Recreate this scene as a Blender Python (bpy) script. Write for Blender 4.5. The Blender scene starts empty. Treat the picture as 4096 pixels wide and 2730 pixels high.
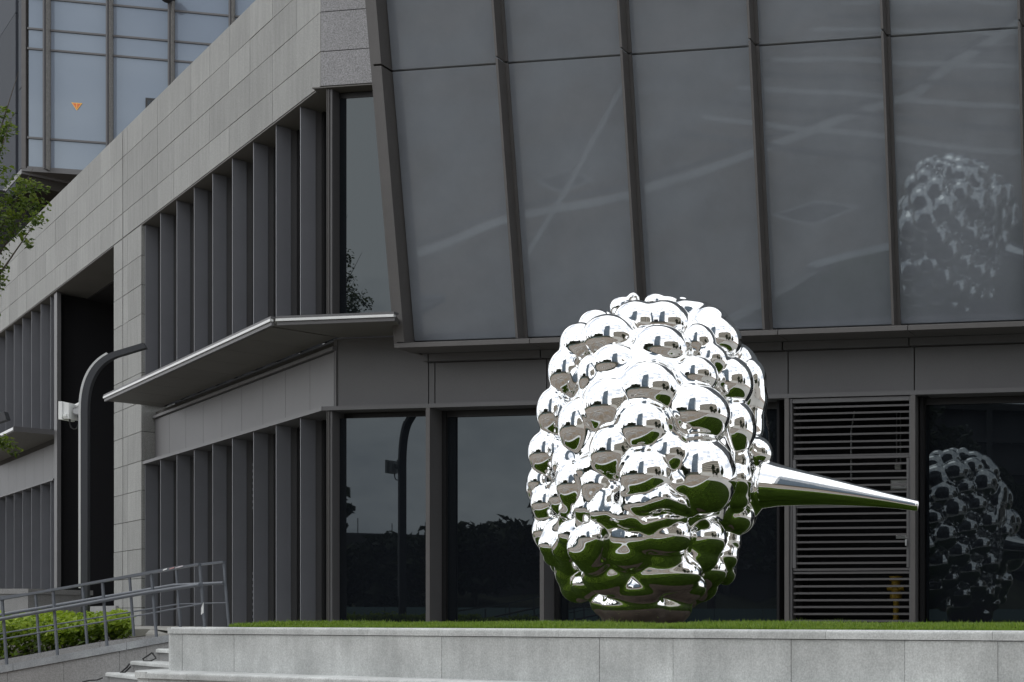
import bpy, bmesh, math, random
import numpy as np
from mathutils import Vector, Matrix

random.seed(7)
rng = np.random.default_rng(7)
S = bpy.context.scene
C = S.collection
R_ = math.radians

# ------------------------------------------------------------------ camera
EYE = 1.6
cam = bpy.data.cameras.new('camera')
cam_o = bpy.data.objects.new('camera', cam); C.objects.link(cam_o)
cam_o.location = (0, 0, EYE)
cam_o.rotation_euler = (R_(90), 0, 0)
cam.sensor_width = 36.0
cam.lens = 42.63
cam.shift_x = -0.5864
cam.shift_y = 0.2722
cam.clip_start = 0.1
cam.clip_end = 2000
S.camera = cam_o

# ------------------------------------------------------------------ sky, sun, exposure
SUN_EL, SUN_AZ = R_(58), R_(232)          # soft sun behind thin cloud, from the left behind the camera
w = bpy.data.worlds.new('World'); S.world = w; w.use_nodes = True
nt = w.node_tree; nt.nodes.clear()
out = nt.nodes.new('ShaderNodeOutputWorld')
bg = nt.nodes.new('ShaderNodeBackground'); bg.inputs['Strength'].default_value = 0.1
sky = nt.nodes.new('ShaderNodeTexSky'); sky.sky_type = 'NISHITA'; sky.sun_disc = False
sky.sun_elevation = SUN_EL; sky.sun_rotation = SUN_AZ
tc = nt.nodes.new('ShaderNodeTexCoord')
n1 = nt.nodes.new('ShaderNodeTexNoise'); n1.inputs['Scale'].default_value = 2.6; n1.inputs['Detail'].default_value = 7; n1.inputs['Roughness'].default_value = 0.6
mp = nt.nodes.new('ShaderNodeMapping'); mp.inputs['Scale'].default_value = (1, 1, 2.2)
rp = nt.nodes.new('ShaderNodeValToRGB')
rp.color_ramp.elements[0].position = 0.38; rp.color_ramp.elements[0].color = (8.6, 9.2, 10.2, 1)
rp.color_ramp.elements[1].position = 0.60; rp.color_ramp.elements[1].color = (18.5, 18.5, 18.4, 1)
rm = nt.nodes.new('ShaderNodeValToRGB')
rm.color_ramp.elements[0].position = 0.30; rm.color_ramp.elements[0].color = (0.72, 0.72, 0.72, 1)
rm.color_ramp.elements[1].position = 0.48; rm.color_ramp.elements[1].color = (1, 1, 1, 1)
mx = nt.nodes.new('ShaderNodeMixRGB')
L_ = nt.links.new
L_(tc.outputs['Generated'], mp.inputs['Vector']); L_(mp.outputs['Vector'], n1.inputs['Vector'])
L_(n1.outputs['Fac'], rp.inputs['Fac']); L_(n1.outputs['Fac'], rm.inputs['Fac'])
L_(rm.outputs['Color'], mx.inputs['Fac']); L_(sky.outputs['Color'], mx.inputs['Color1']); L_(rp.outputs['Color'], mx.inputs['Color2'])
L_(mx.outputs['Color'], bg.inputs['Color']); L_(bg.outputs['Background'], out.inputs['Surface'])

sl = bpy.data.lights.new('sun', 'SUN'); sl.energy = 0.6; sl.angle = R_(28); sl.color = (1, 0.97, 0.92)
so = bpy.data.objects.new('sun', sl); C.objects.link(so)
sd = Vector((math.sin(SUN_AZ) * math.cos(SUN_EL), math.cos(SUN_AZ) * math.cos(SUN_EL), math.sin(SUN_EL)))
so.rotation_euler = sd.to_track_quat('Z', 'Y').to_euler()

S.view_settings.view_transform = 'Standard'
S.view_settings.look = 'None'
S.view_settings.exposure = 0.0
S.view_settings.gamma = 1.0
S.view_settings.use_curve_mapping = False
S.render.engine = 'CYCLES'
S.cycles.max_bounces = 8
S.cycles.glossy_bounces = 6
S.cycles.diffuse_bounces = 3
S.cycles.sample_clamp_indirect = 8
S.cycles.use_denoising = True

# ------------------------------------------------------------------ materials
def mat(name, col, rough=0.6, metal=0.0, ior=1.45, speck=0.0, speck_scale=140, mottle=0.0, mottle_scale=1.2,
        streak=0.0, per_obj=0.0, bump=0.0, bump_scale=60, tilt=None, coat=0.0, spec=None, col2=None, col2_scale=0.25):
    m = bpy.data.materials.new(name); m.use_nodes = True
    t = m.node_tree; b = t.nodes['Principled BSDF']
    b.inputs['Roughness'].default_value = rough
    b.inputs['Metallic'].default_value = metal
    b.inputs['IOR'].default_value = ior
    if spec is not None: b.inputs['Specular IOR Level'].default_value = spec
    if 'glass' in name: b.inputs['Specular Tint'].default_value = (0.80, 0.93, 1.0, 1)
    if coat: b.inputs['Coat Weight'].default_value = coat
    geo = t.nodes.new('ShaderNodeNewGeometry')
    rgb = t.nodes.new('ShaderNodeRGB'); rgb.outputs[0].default_value = (*col, 1)
    cur = rgb.outputs[0]

    def mul(cur, fac_socket, lo, hi, p0=0.3, p1=0.7):
        r = t.nodes.new('ShaderNodeMapRange')
        r.inputs['From Min'].default_value = p0; r.inputs['From Max'].default_value = p1
        r.inputs['To Min'].default_value = lo; r.inputs['To Max'].default_value = hi
        t.links.new(fac_socket, r.inputs['Value'])
        mm = t.nodes.new('ShaderNodeVectorMath'); mm.operation = 'SCALE'
        t.links.new(cur, mm.inputs[0]); t.links.new(r.outputs[0], mm.inputs['Scale'])
        return mm.outputs[0]

    def noise(scale, detail=3, vec=None, rough_=0.5):
        n = t.nodes.new('ShaderNodeTexNoise'); n.inputs['Scale'].default_value = scale
        n.inputs['Detail'].default_value = detail; n.inputs['Roughness'].default_value = rough_
        t.links.new(vec or geo.outputs['Position'], n.inputs['Vector'])
        return n.outputs['Fac']
    if col2 is not None:
        mr = t.nodes.new('ShaderNodeMapRange'); mr.inputs['From Min'].default_value = 0.42; mr.inputs['From Max'].default_value = 0.58
        t.links.new(noise(col2_scale, 7, rough_=0.65), mr.inputs['Value'])
        mc = t.nodes.new('ShaderNodeMixRGB'); mc.inputs['Color2'].default_value = (*col2, 1)
        t.links.new(mr.outputs[0], mc.inputs['Fac']); t.links.new(cur, mc.inputs['Color1']); cur = mc.outputs['Color']
    if speck:
        cur = mul(cur, noise(speck_scale, 2, rough_=0.7), 1 - speck, 1 + speck, 0.34, 0.66)
    if mottle:
        cur = mul(cur, noise(mottle_scale, 6, rough_=0.62), 1 - mottle, 1 + mottle)
    if streak:
        mpn = t.nodes.new('ShaderNodeMapping'); mpn.inputs['Scale'].default_value = (5, 5, 0.45)
        t.links.new(geo.outputs['Position'], mpn.inputs['Vector'])
        cur = mul(cur, noise(1.6, 6, mpn.outputs[0], 0.6), 1 - streak, 1 + streak * 0.6)
    if per_obj:
        oi = t.nodes.new('ShaderNodeObjectInfo')
        cur = mul(cur, oi.outputs['Random'], 1 - per_obj, 1 + per_obj, 0, 1)
    t.links.new(cur, b.inputs['Base Color'])
    if bump:
        bn = t.nodes.new('ShaderNodeBump'); bn.inputs['Strength'].default_value = bump; bn.inputs['Distance'].default_value = 0.02
        t.links.new(noise(bump_scale, 4), bn.inputs['Height'])
        t.links.new(bn.outputs[0], b.inputs['Normal'])
    if tilt is not None:
        cv = t.nodes.new('ShaderNodeCombineXYZ')
        for i in range(3): cv.inputs[i].default_value = tilt[i]
        # slight pillowing of the glazing
        nn = t.nodes.new('ShaderNodeTexNoise'); nn.inputs['Scale'].default_value = 0.5; nn.inputs['Detail'].default_value = 1
        t.links.new(geo.outputs['Position'], nn.inputs['Vector'])
        sb = t.nodes.new('ShaderNodeVectorMath'); sb.operation = 'SUBTRACT'; sb.inputs[1].default_value = (0.5, 0.5, 0.5)
        t.links.new(nn.outputs['Color'], sb.inputs[0])
        sc = t.nodes.new('ShaderNodeVectorMath'); sc.operation = 'SCALE'; sc.inputs['Scale'].default_value = 0.012
        t.links.new(sb.outputs[0], sc.inputs[0])
        ad = t.nodes.new('ShaderNodeVectorMath'); ad.operation = 'ADD'
        t.links.new(cv.outputs[0], ad.inputs[0]); t.links.new(sc.outputs[0], ad.inputs[1])
        nm = t.nodes.new('ShaderNodeVectorMath'); nm.operation = 'NORMALIZE'
        t.links.new(ad.outputs[0], nm.inputs[0])
        t.links.new(nm.outputs[0], b.inputs['Normal'])
    m.diffuse_color = (*col, 1)
    return m

# facade directions (2D): right facade and left facade, and the facade corner in plan
_n = math.hypot(7.103, 1); uR = (7.103 / _n, -1 / _n); wR = (-1 / _n, -7.103 / _n)
_n = math.hypot(1.2268, 1); uL = (-1.2268 / _n, 1 / _n); wL = (-1 / _n, -1.2268 / _n)
CORNER = (-16.0, 24.5)

_t = R_(27)
TILT = (wR[0] * math.cos(_t), wR[1] * math.cos(_t), -math.sin(_t))

M = {
    'granite': mat('granite cladding', (0.262, 0.266, 0.258), 0.75, speck=0.22, speck_scale=55, mottle=0.06, mottle_scale=0.5, streak=0.13, per_obj=0.10),
    'granite_pol': mat('polished granite cladding', (0.225, 0.225, 0.235), 0.45, speck=0.42, speck_scale=42, mottle=0.05, per_obj=0.03),
    'granite_pale': mat('pale flamed granite', (0.475, 0.49, 0.485), 0.8, speck=0.16, speck_scale=60, mottle=0.22, mottle_scale=1.5, streak=0.10, per_obj=0.08, bump=0.15, bump_scale=90),
    'granite_ramp': mat('grey granite', (0.25, 0.25, 0.25), 0.8, speck=0.2, speck_scale=60, mottle=0.08, streak=0.06, per_obj=0.05),
    'granite_curb': mat('bluish kerb granite', (0.27, 0.285, 0.30), 0.7, speck=0.15, speck_scale=70, mottle=0.22, mottle_scale=3.0),
    'core': mat('dark joint', (0.035, 0.033, 0.03), 0.9),
    'metal': mat('dark grey metal', (0.098, 0.097, 0.101), 0.5, speck=0.06, speck_scale=60, mottle=0.05, per_obj=0.05),
    'fin': mat('dark grey fin metal', (0.155, 0.160, 0.178), 0.5, speck=0.05, mottle=0.05, per_obj=0.06),
    'bronze': mat('brown grey mullion metal', (0.092, 0.088, 0.087), 0.5, mottle=0.08, mottle_scale=3, per_obj=0.05),
    'panel': mat('dark grey cladding panel', (0.105, 0.105, 0.110), 0.5, speck=0.06, speck_scale=60, mottle=0.06, mottle_scale=0.7, per_obj=0.03),
    'soffit': mat('soffit panel', (0.115, 0.113, 0.105), 0.6, mottle=0.06, per_obj=0.04),
    'louvre': mat('louvre metal', (0.075, 0.073, 0.076), 0.55, per_obj=0.08),
    'strip': mat('perforated grey strip', (0.21, 0.205, 0.195), 0.6, speck=0.15, speck_scale=8),
    'side': mat('tower side cladding', (0.060, 0.067, 0.080), 0.8, spec=0.15, per_obj=0.15),
    'alu': mat('bright aluminium edge', (0.62, 0.63, 0.63), 0.42, metal=0.4, mottle=0.05),
    'glass': mat('dark window glass', (0.007, 0.0085, 0.011), 0.01, ior=1.60),
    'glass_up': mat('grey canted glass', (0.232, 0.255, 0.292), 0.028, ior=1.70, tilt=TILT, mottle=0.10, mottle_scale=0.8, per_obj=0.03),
    'glass_tower': mat('blue grey tower glass', (0.17, 0.20, 0.25), 0.03, ior=1.75, mottle=0.04, mottle_scale=0.2, per_obj=0.03),
    'void': mat('dark interior', (0.008, 0.008, 0.010), 0.9),
    'rail': mat('blue grey rail paint', (0.125, 0.138, 0.160), 0.42, mottle=0.12, mottle_scale=6),
    'pole': mat('dark grey lamp paint', (0.045, 0.048, 0.055), 0.5, mottle=0.05),
    'steel': mat('mirror polished steel', (0.90, 0.905, 0.905), 0.012, metal=1.0, bump=0.035, bump_scale=3.5),
    'grass': mat('grass blades', (0.085, 0.165, 0.022), 0.55, mottle=0.35, mottle_scale=9),
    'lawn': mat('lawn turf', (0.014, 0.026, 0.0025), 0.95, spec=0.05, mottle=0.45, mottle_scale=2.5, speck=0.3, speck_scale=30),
    'terrace': mat('terrace paving', (0.29, 0.285, 0.265), 0.85, speck=0.12, mottle=0.12),
    'plaza': mat('plaza gravel and dirt', (0.20, 0.135, 0.085), 0.95, mottle=0.4, mottle_scale=0.5, speck=0.1, speck_scale=5, col2=(0.22, 0.205, 0.19), col2_scale=0.12),
    'paving': mat('grey plaza paving', (0.175, 0.135, 0.095), 0.9, mottle=0.3, mottle_scale=0.9, col2=(0.21, 0.20, 0.185), col2_scale=0.22),
    'paving_lt': mat('pale paving band', (0.40, 0.395, 0.38), 0.9, mottle=0.12, mottle_scale=0.9),
    'paving_lt2': mat('worn paving band', (0.44, 0.43, 0.41), 0.9, mottle=0.2, mottle_scale=0.8),
    'paving_dk': mat('dark paving', (0.10, 0.095, 0.085), 0.9, mottle=0.2),
    'bank': mat('overgrown earth bank', (0.055, 0.062, 0.035), 0.95, mottle=0.5, mottle_scale=0.4),
    'concrete_dk': mat('raw dark concrete', (0.075, 0.075, 0.078), 0.9, mottle=0.3, mottle_scale=0.3),
    'soil': mat('bed soil', (0.045, 0.033, 0.024), 0.95, mottle=0.3, mottle_scale=6),
    'bark': mat('bark', (0.10, 0.085, 0.07), 0.9, mottle=0.3, mottle_scale=12, bump=0.4),
    'white': mat('white plastic', (0.74, 0.76, 0.76), 0.4, mottle=0.03),
    'grey_metal': mat('zinc bracket', (0.36, 0.37, 0.38), 0.4, metal=0.6),
    'black': mat('black rubber', (0.012, 0.012, 0.013), 0.5),
    'yellow': mat('yellow pipe paint', (0.34, 0.22, 0.015), 0.45, mottle=0.08, mottle_scale=8),
    'grey_box': mat('grey meter box', (0.35, 0.36, 0.34), 0.5),
    'tape': mat('worn tape', (0.42, 0.40, 0.42), 0.6, mottle=0.4, mottle_scale=20),
    'tape_red': mat('worn red tape', (0.40, 0.22, 0.22), 0.6, mottle=0.5, mottle_scale=20),
    'red': mat('red plastic', (0.42, 0.05, 0.05), 0.5),
    'orange': mat('orange sticker', (0.62, 0.15, 0.05), 0.5),
    'gold': mat('yellow sticker edge', (0.75, 0.42, 0.08), 0.5),
    'stucco': mat('pale beige render', (0.40, 0.37, 0.31), 0.85, mottle=0.1),
    'stucco_lt': mat('pale hoarding', (0.62, 0.61, 0.57), 0.85, mottle=0.08, mottle_scale=0.3),
    'tower_blue': mat('blue office glass', (0.10, 0.14, 0.19), 0.08, ior=1.6, per_obj=0.2, mottle=0.1, mottle_scale=0.1),
    'teal': mat('teal hoarding', (0.17, 0.26, 0.26), 0.7),
}

def leaf_mat(name, cols, trans=0.35):
    m = bpy.data.materials.new(name); m.use_nodes = True
    t = m.node_tree; b = t.nodes['Principled BSDF']
    b.inputs['Roughness'].default_value = 0.42
    at = t.nodes.new('ShaderNodeAttribute'); at.attribute_name = 'tone'
    cr = t.nodes.new('ShaderNodeValToRGB')
    cr.color_ramp.elements[0].color = (*cols[0], 1); cr.color_ramp.elements[1].color = (*cols[-1], 1)
    for i, c in enumerate(cols[1:-1]):
        e = cr.color_ramp.elements.new((i + 1) / (len(cols) - 1)); e.color = (*c, 1)
    t.links.new(at.outputs['Fac'], cr.inputs['Fac'])
    t.links.new(cr.outputs['Color'], b.inputs['Base Color'])
    tr = t.nodes.new('ShaderNodeBsdfTranslucent'); t.links.new(cr.outputs['Color'], tr.inputs['Color'])
    ms = t.nodes.new('ShaderNodeMixShader'); ms.inputs[0].default_value = trans
    o = t.nodes['Material Output']
    t.links.new(b.outputs[0], ms.inputs[1]); t.links.new(tr.outputs[0], ms.inputs[2]); t.links.new(ms.outputs[0], o.inputs['Surface'])
    return m
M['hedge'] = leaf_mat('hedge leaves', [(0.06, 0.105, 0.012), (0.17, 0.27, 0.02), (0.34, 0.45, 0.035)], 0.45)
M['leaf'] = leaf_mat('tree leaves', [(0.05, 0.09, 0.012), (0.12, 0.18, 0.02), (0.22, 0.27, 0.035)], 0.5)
M['leaf_dark'] = leaf_mat('dark tree leaves', [(0.016, 0.028, 0.010), (0.03, 0.045, 0.014), (0.05, 0.065, 0.02)], 0.2)
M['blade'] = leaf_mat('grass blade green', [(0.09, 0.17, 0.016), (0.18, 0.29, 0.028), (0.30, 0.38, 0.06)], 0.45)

# ------------------------------------------------------------------ object helpers
WM = {}                                    # world matrix of every object made here
def put(o, MW, parent=None):
    C.objects.link(o)
    if parent is not None:
        o.parent = parent
        o.matrix_parent_inverse = WM[parent.name].inverted()
    o.matrix_basis = MW
    WM[o.name] = MW.copy()
    return o

def tag(o, label=None, cat=None, group=None, kind=None):
    if label: o['label'] = label
    if cat: o['category'] = cat
    if group: o['group'] = group
    if kind: o['kind'] = kind
    return o

def thing(name, loc, label, cat, group=None):
    o = bpy.data.objects.new(name, None); o.empty_display_size = 0.3
    put(o, Matrix.Translation(loc))
    return tag(o, label, cat, group)

_cubes = {}
def cube_mesh(m):
    if m.name not in _cubes:
        me = bpy.data.meshes.new('block ' + m.name)
        v = [(x, y, z) for z in (-.5, .5) for y in (-.5, .5) for x in (-.5, .5)]
        f = [(0, 2, 3, 1), (4, 5, 7, 6), (0, 1, 5, 4), (2, 6, 7, 3), (1, 3, 7, 5), (0, 4, 6, 2)]
        me.from_pydata(v, [], f); me.materials.append(m); _cubes[m.name] = me
    return _cubes[m.name]

def mesh_obj(name, verts, faces, m, parent=None, smooth=False, mats=None, fmat=None):
    me = bpy.data.meshes.new(name); me.from_pydata([tuple(v) for v in verts], [], [tuple(f) for f in faces])
    for q in (mats or [m]): me.materials.append(q)
    if fmat is not None:
        me.polygons.foreach_set('material_index', fmat)
    if smooth: me.polygons.foreach_set('use_smooth', [True] * len(me.polygons))
    me.update()
    return put(bpy.data.objects.new(name, me), Matrix.Identity(4), parent)

class Frame:
    """upright local frame: u along, w outward, z up"""
    def __init__(s, o, u, w): s.o = o; s.u = u; s.w = w
    def p(s, u, w, z): return Vector((s.o[0] + s.u[0] * u + s.w[0] * w, s.o[1] + s.u[1] * u + s.w[1] * w, z))
    def box(s, name, u0, u1, w0, w1, z0, z1, m, parent=None):
        c = s.p((u0 + u1) / 2, (w0 + w1) / 2, (z0 + z1) / 2)
        du, dw, dz = abs(u1 - u0), abs(w1 - w0), abs(z1 - z0)
        MW = Matrix(((s.u[0] * du, s.w[0] * dw, 0, c.x), (s.u[1] * du, s.w[1] * dw, 0, c.y), (0, 0, dz, c.z), (0, 0, 0, 1)))
        return put(bpy.data.objects.new(name, cube_mesh(m)), MW, parent)
    def hexa(s, name, b4, t4, m, parent=None):
        v = [s.p(*q) for q in b4] + [s.p(*q) for q in t4]
        f = [(3, 2, 1, 0), (4, 5, 6, 7)] + [(i, (i + 1) % 4, 4 + (i + 1) % 4, 4 + i) for i in range(4)]
        o = mesh_obj(name, v, f, m, parent)
        bm = bmesh.new(); bm.from_mesh(o.data); bmesh.ops.recalc_face_normals(bm, faces=bm.faces); bm.to_mesh(o.data); bm.free()
        return o
    def extrude(s, name, prof, u0, u1, m, parent=None, smooth=False, mitre0=0.0):
        """profile of (w, z) points swept along u"""
        n = len(prof)
        v = [s.p(u0 + mitre0 * a, a, b) for a, b in prof] + [s.p(u1, a, b) for a, b in prof]
        f = [(i, (i + 1) % n, n + (i + 1) % n, n + i) for i in range(n)] + [tuple(range(n))[::-1], tuple(range(n, 2 * n))]
        o = mesh_obj(name, v, f, m, parent, smooth)
        bm = bmesh.new(); bm.from_mesh(o.data); bmesh.ops.recalc_face_normals(bm, faces=bm.faces); bm.to_mesh(o.data); bm.free()
        if smooth: o.data.set_sharp_from_angle(angle=R_(40))
        return o

def tube(name, pts, rad, m, parent=None, n=8, closed_ends=True):
    pts = [Vector(p) for p in pts]
    rads = rad if isinstance(rad, (list, tuple)) else [rad] * len(pts)
    v, f = [], []
    up = Vector((0.13, 0.21, 0.97)).normalized()
    for i, p in enumerate(pts):
        d = (pts[min(i + 1, len(pts) - 1)] - pts[max(i - 1, 0)]).normalized()
        a = d.cross(up)
        if a.length < 1e-3: a = d.cross(Vector((1, 0, 0)))
        a.normalize(); b = d.cross(a).normalized()
        for k in range(n):
            t = 2 * math.pi * k / n
            v.append(p + (a * math.cos(t) + b * math.sin(t)) * rads[i])
    for i in range(len(pts) - 1):
        for k in range(n):
            f.append((i * n + k, i * n + (k + 1) % n, (i + 1) * n + (k + 1) % n, (i + 1) * n + k))
    if closed_ends:
        f.append(tuple(range(n))[::-1]); f.append(tuple(range((len(pts) - 1) * n, len(pts) * n)))
    o = mesh_obj(name, v, f, m, parent, True)
    o.data.set_sharp_from_angle(angle=R_(50))
    return o

FR = Frame(CORNER, uR, wR)
FL = Frame(CORNER, uL, wL)
FW = Frame((0, 0), (1, 0), (0, -1))                 # plain world frame: w points to the camera side

# ================================================================== GROUND
def sheet(name, pts, m, kind='structure'):
    o = mesh_obj(name, pts, [tuple(range(len(pts)))], m)
    o['kind'] = kind
    return o
sheet('ground', [(-500, -500, 0), (500, -500, 0), (500, 500, 0), (-500, 500, 0)], M['plaza'])
sheet('plaza', [(-40, -14, .004), (14, -22, .004), (14, 11, .004), (-3, 13, .004), (-40, 22, .004)], M['paving'])

# planter wall line in plan
KP = 0.88
PA = (-12.71 * KP, 16.3 * KP); PD = (0.9059, -0.4236); PN = (-0.4236, -0.9059)
FP = Frame(PA, PD, PN)
LEDGE_Z = EYE - 0.0995 * KP
STEP_Z = EYE - 0.71 * KP + 0.028

def planxy(u, w_): q = FP.p(u, w_, 0); return (q.x, q.y)
TER = 1.43
# terrace sheet between the ramp, the planter wall and the building
tpts = [planxy(0.25, -0.2), planxy(30, -0.2)]
_tv = [(-15.28, 19.165), (-13.2, 18.1), tpts[0], tpts[1], (30, 19.5), (30, 60), (-48, 60), (-48, 36), (-21, 22.6), (-17.85, 22.5)]
_tf = [(0, 1, 9), (1, 2, 9), (2, 3, 4), (2, 4, 9), (4, 5, 9), (5, 6, 9), (6, 7, 9), (7, 8, 9)]
_tv3 = [(x, y, TER - (.05 if i < 2 else 0)) for i, (x, y) in enumerate(_tv)]
_n0 = len(_tv3); _sk = [8, 9, 0, 1, 2]
_tv3 += [(_tv3[i][0], _tv3[i][1], .6) for i in _sk]
_tf += [(_sk[k], _sk[k + 1], _n0 + k + 1, _n0 + k) for k in range(len(_sk) - 1)]
o = mesh_obj('terrace', _tv3, _tf, M['terrace']); o['kind'] = 'structure'
_bm = bmesh.new(); _bm.from_mesh(o.data); bmesh.ops.recalc_face_normals(_bm, faces=_bm.faces)
for _f in _bm.faces:
    if _f.normal.z < -.5: _f.normal_flip()
_bm.to_mesh(o.data); _bm.free()

# lawn with a gently crowned turf surface and real blades
def lawn():
    # outline: planter wall in front, rounded path behind
    left = FP.p(1.75, -0.34, 0)
    n = 44
    back = []
    for i in range(n + 1):
        t = i / n
        a = math.pi * (1.02 - 1.0 * t)
        back.append((-3.2 + 8.9 * math.cos(a), 15.2 + 5.6 * math.sin(a) * (0.98) + 0.0))
    xs = np.linspace(-13, 5, 180); ys = np.linspace(7, 21, 140)
    def inside(x, y):
        du = (x - PA[0]) * PD[0] + (y - PA[1]) * PD[1]; dw = (x - PA[0]) * PN[0] + (y - PA[1]) * PN[1]
        if dw > -0.34 or x + .729 * y < 0: return 0
        e = ((x + 4.6) / 8.2) ** 2 + ((y - 14.6) / 5.8) ** 2
        return 1 if e < 1 else 0
    def h(x, y):
        dw = -((x - PA[0]) * PN[0] + (y - PA[1]) * PN[1]) - 0.34
        du = (x + .729 * y) * .8
        k = min(1, max(0, dw) / 0.45) * min(1, max(0, du + .12) / 0.22)
        return LEDGE_Z - 0.012 + 0.036 * k
    v, f, idx = [], [], {}
    def vid(i, j):
        if (i, j) not in idx:
            idx[i, j] = len(v); v.append((xs[i], ys[j], h(xs[i], ys[j])))
        return idx[i, j]
    for i in range(len(xs) - 1):
        for j in range(len(ys) - 1):
            if inside((xs[i] + xs[i + 1]) / 2, (ys[j] + ys[j + 1]) / 2):
                f.append((vid(i, j), vid(i + 1, j), vid(i + 1, j + 1), vid(i, j + 1)))
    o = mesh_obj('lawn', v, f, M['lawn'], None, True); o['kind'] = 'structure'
    # pale path that rings the lawn
    return inside, h
inside, lawn_h = lawn()
ring_v, ring_f = [], []
N = 96
for i in range(N + 1):
    a = math.pi * 2 * i / N
    for k, (rx, ry) in enumerate(((8.22, 5.82), (9.0, 6.6))):
        ring_v.append((-4.6 + rx * math.cos(a), 14.6 + ry * math.sin(a), TER + 0.006))
keep = []
for i in range(N):
    a = math.pi * 2 * (i + .5) / N
    x, y = -4.6 + 8.6 * math.cos(a), 14.6 + 6.2 * math.sin(a)
    if (x - PA[0]) * PN[0] + (y - PA[1]) * PN[1] < -0.5 and x + .729 * y > -0.35:
        ring_f.append((2 * i, 2 * i + 2, 2 * i + 3, 2 * i + 1))
pr = mesh_obj('path', ring_v, ring_f, M['paving_lt']); pr['kind'] = 'structure'

def blades(n_near, n_far):
    V, F, T = [], [], []
    cnt = 0
    def one(x, y, hh, wd):
        nonlocal cnt
        a = rng.uniform(0, 6.283); b = rng.uniform(0, 6.283); ln = rng.uniform(0.1, 0.55) * hh
        z = lawn_h(x, y) - 0.004
        dx, dy = math.cos(a) * wd / 2, math.sin(a) * wd / 2
        lx, ly = math.cos(b) * ln, math.sin(b) * ln
        V.extend([(x - dx, y - dy, z), (x + dx, y + dy, z), (x + dx * .6 + lx * .4, y + dy * .6 + ly * .4, z + hh * .6),
                  (x - dx * .6 + lx * .4, y - dy * .6 + ly * .4, z + hh * .6), (x + lx, y + ly, z + hh)])
        F.extend([(cnt, cnt + 1, cnt + 2, cnt + 3), (cnt + 3, cnt + 2, cnt + 4)])
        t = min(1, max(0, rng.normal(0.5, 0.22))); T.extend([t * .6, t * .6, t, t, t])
        cnt += 5
    k = 0
    while k < n_near:
        u = rng.uniform(0.6, 13.6); d = rng.uniform(0, 1) ** 1.6 * 1.5 + 0.30
        q = FP.p(u, -d - 0.05, 0)
        if not inside(q.x, q.y) and (u > 5 or q.x + .729 * q.y < 0.01): k += 1; continue
        pat = 0.85 + 0.25 * math.sin(u * 1.7 + math.sin(u * 4.3)) + 0.12 * math.sin(u * 11) + (0.35 if rng.uniform() < .06 else 0)
        one(q.x, q.y, rng.uniform(0.032, 0.062) * pat, 0.010); k += 1
    k = 0
    while k < n_far:
        x = rng.uniform(-12.3, 7); y = rng.uniform(6, 20.4)
        if inside(x, y):
            one(x, y, rng.uniform(0.02, 0.04), 0.012); k += 1
    me = bpy.data.meshes.new('grass'); me.from_pydata(V, [], F); me.materials.append(M['blade'])
    at = me.attributes.new('tone', 'FLOAT', 'POINT'); at.data.foreach_set('value', T)
    o = put(bpy.data.objects.new('grass', me), Matrix.Identity(4)); o['kind'] = 'stuff'
    tag(o, 'short bright green grass growing behind the pale planter wall')
blades(52000, 7000)
soil_v = [(-5.9 + 0.95 * math.cos(i * math.pi / 16), 15.5 + 0.95 * math.sin(i * math.pi / 16), lawn_h(-5.9, 15.5) + .006) for i in range(32)]
sheet('soil_patch', soil_v, M['soil'])

# ================================================================== OFFICE BUILDING
bld = thing('office_building', (CORNER[0], CORNER[1], TER), 'grey granite and dark metal office building with a canted glass wall and vertical fins', 'building')

Z = dict(cor=[12.38, 13.08, 13.88, 14.65, 15.40], can=7.36, lip0=5.83, lip1=5.91)
J = 0.008
# --- cornice: a core with separate stone panels
core = FL.box('cornice', -0.02, 40, -0.9, -0.035, 12.37, 15.36, M['core'], bld)
core2 = FR.box('cornice', 0.02, 2.6, -0.9, -0.035, 12.37, 15.36, M['core'], bld)
joints = [0.0] + [1.38 + 1.5 * k for k in range(26)]
ins = sorted(joints + [15.38, 15.42])
for r in range(4):
    z0, z1 = Z['cor'][r], Z['cor'][r + 1]
    for a, b in zip(ins[:-1], ins[1:]):
        if abs(a - 15.38) < 1e-6: continue
        if a >= 15.4 and a < 15.5: a = 15.44
        FL.box('stone_panel', a + J * .4, b - J * .4, -0.03, random.uniform(-.003, .002), z0 + J, z1 - J * (1 if r < 3 else -1), M['granite'], core)
    FR.box('stone_panel', J * .4 + .001, 2.5, -0.03, -0.004, z0 + J, z1 - J, M['granite_pol'], core2)
FL.box('soffit', 0.3, 40, -0.9, -0.012, 12.352, 12.374, M['soffit'], bld)
FR.box('soffit', -0.2, 2.6, -0.9, -0.012, 12.349, 12.372, M['soffit'], bld)

# --- stone pillar
pil = FL.box('pillar', 13.50, 16.35, -0.75, -0.035, TER, 12.36, M['core'], bld)
zr = [12.35] + [11.53 - 0.8 * k for k in range(13)] + [TER]
for z1, z0 in zip(zr[:-1], zr[1:]):
    if z1 - z0 < 0.05: continue
    FL.box('stone_panel', 13.47, 14.87, -0.03, random.uniform(-.004, .001), z0 + J, z1 - J, M['granite'], pil)
    FL.box('stone_panel', 14.885, 15.38, -0.03, random.uniform(-.004, .001), z0 + J, z1 - J, M['granite'], pil)
    FL.box('stone_panel', 15.44, 16.39, -0.03, random.uniform(-.004, .001), z0 + J, z1 - J, M['granite'], pil)
    FL.box('stone_panel', 13.44, 13.468, -0.74, -0.033, z0 + J, z1 - J, M['granite'], pil)      # return face

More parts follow.
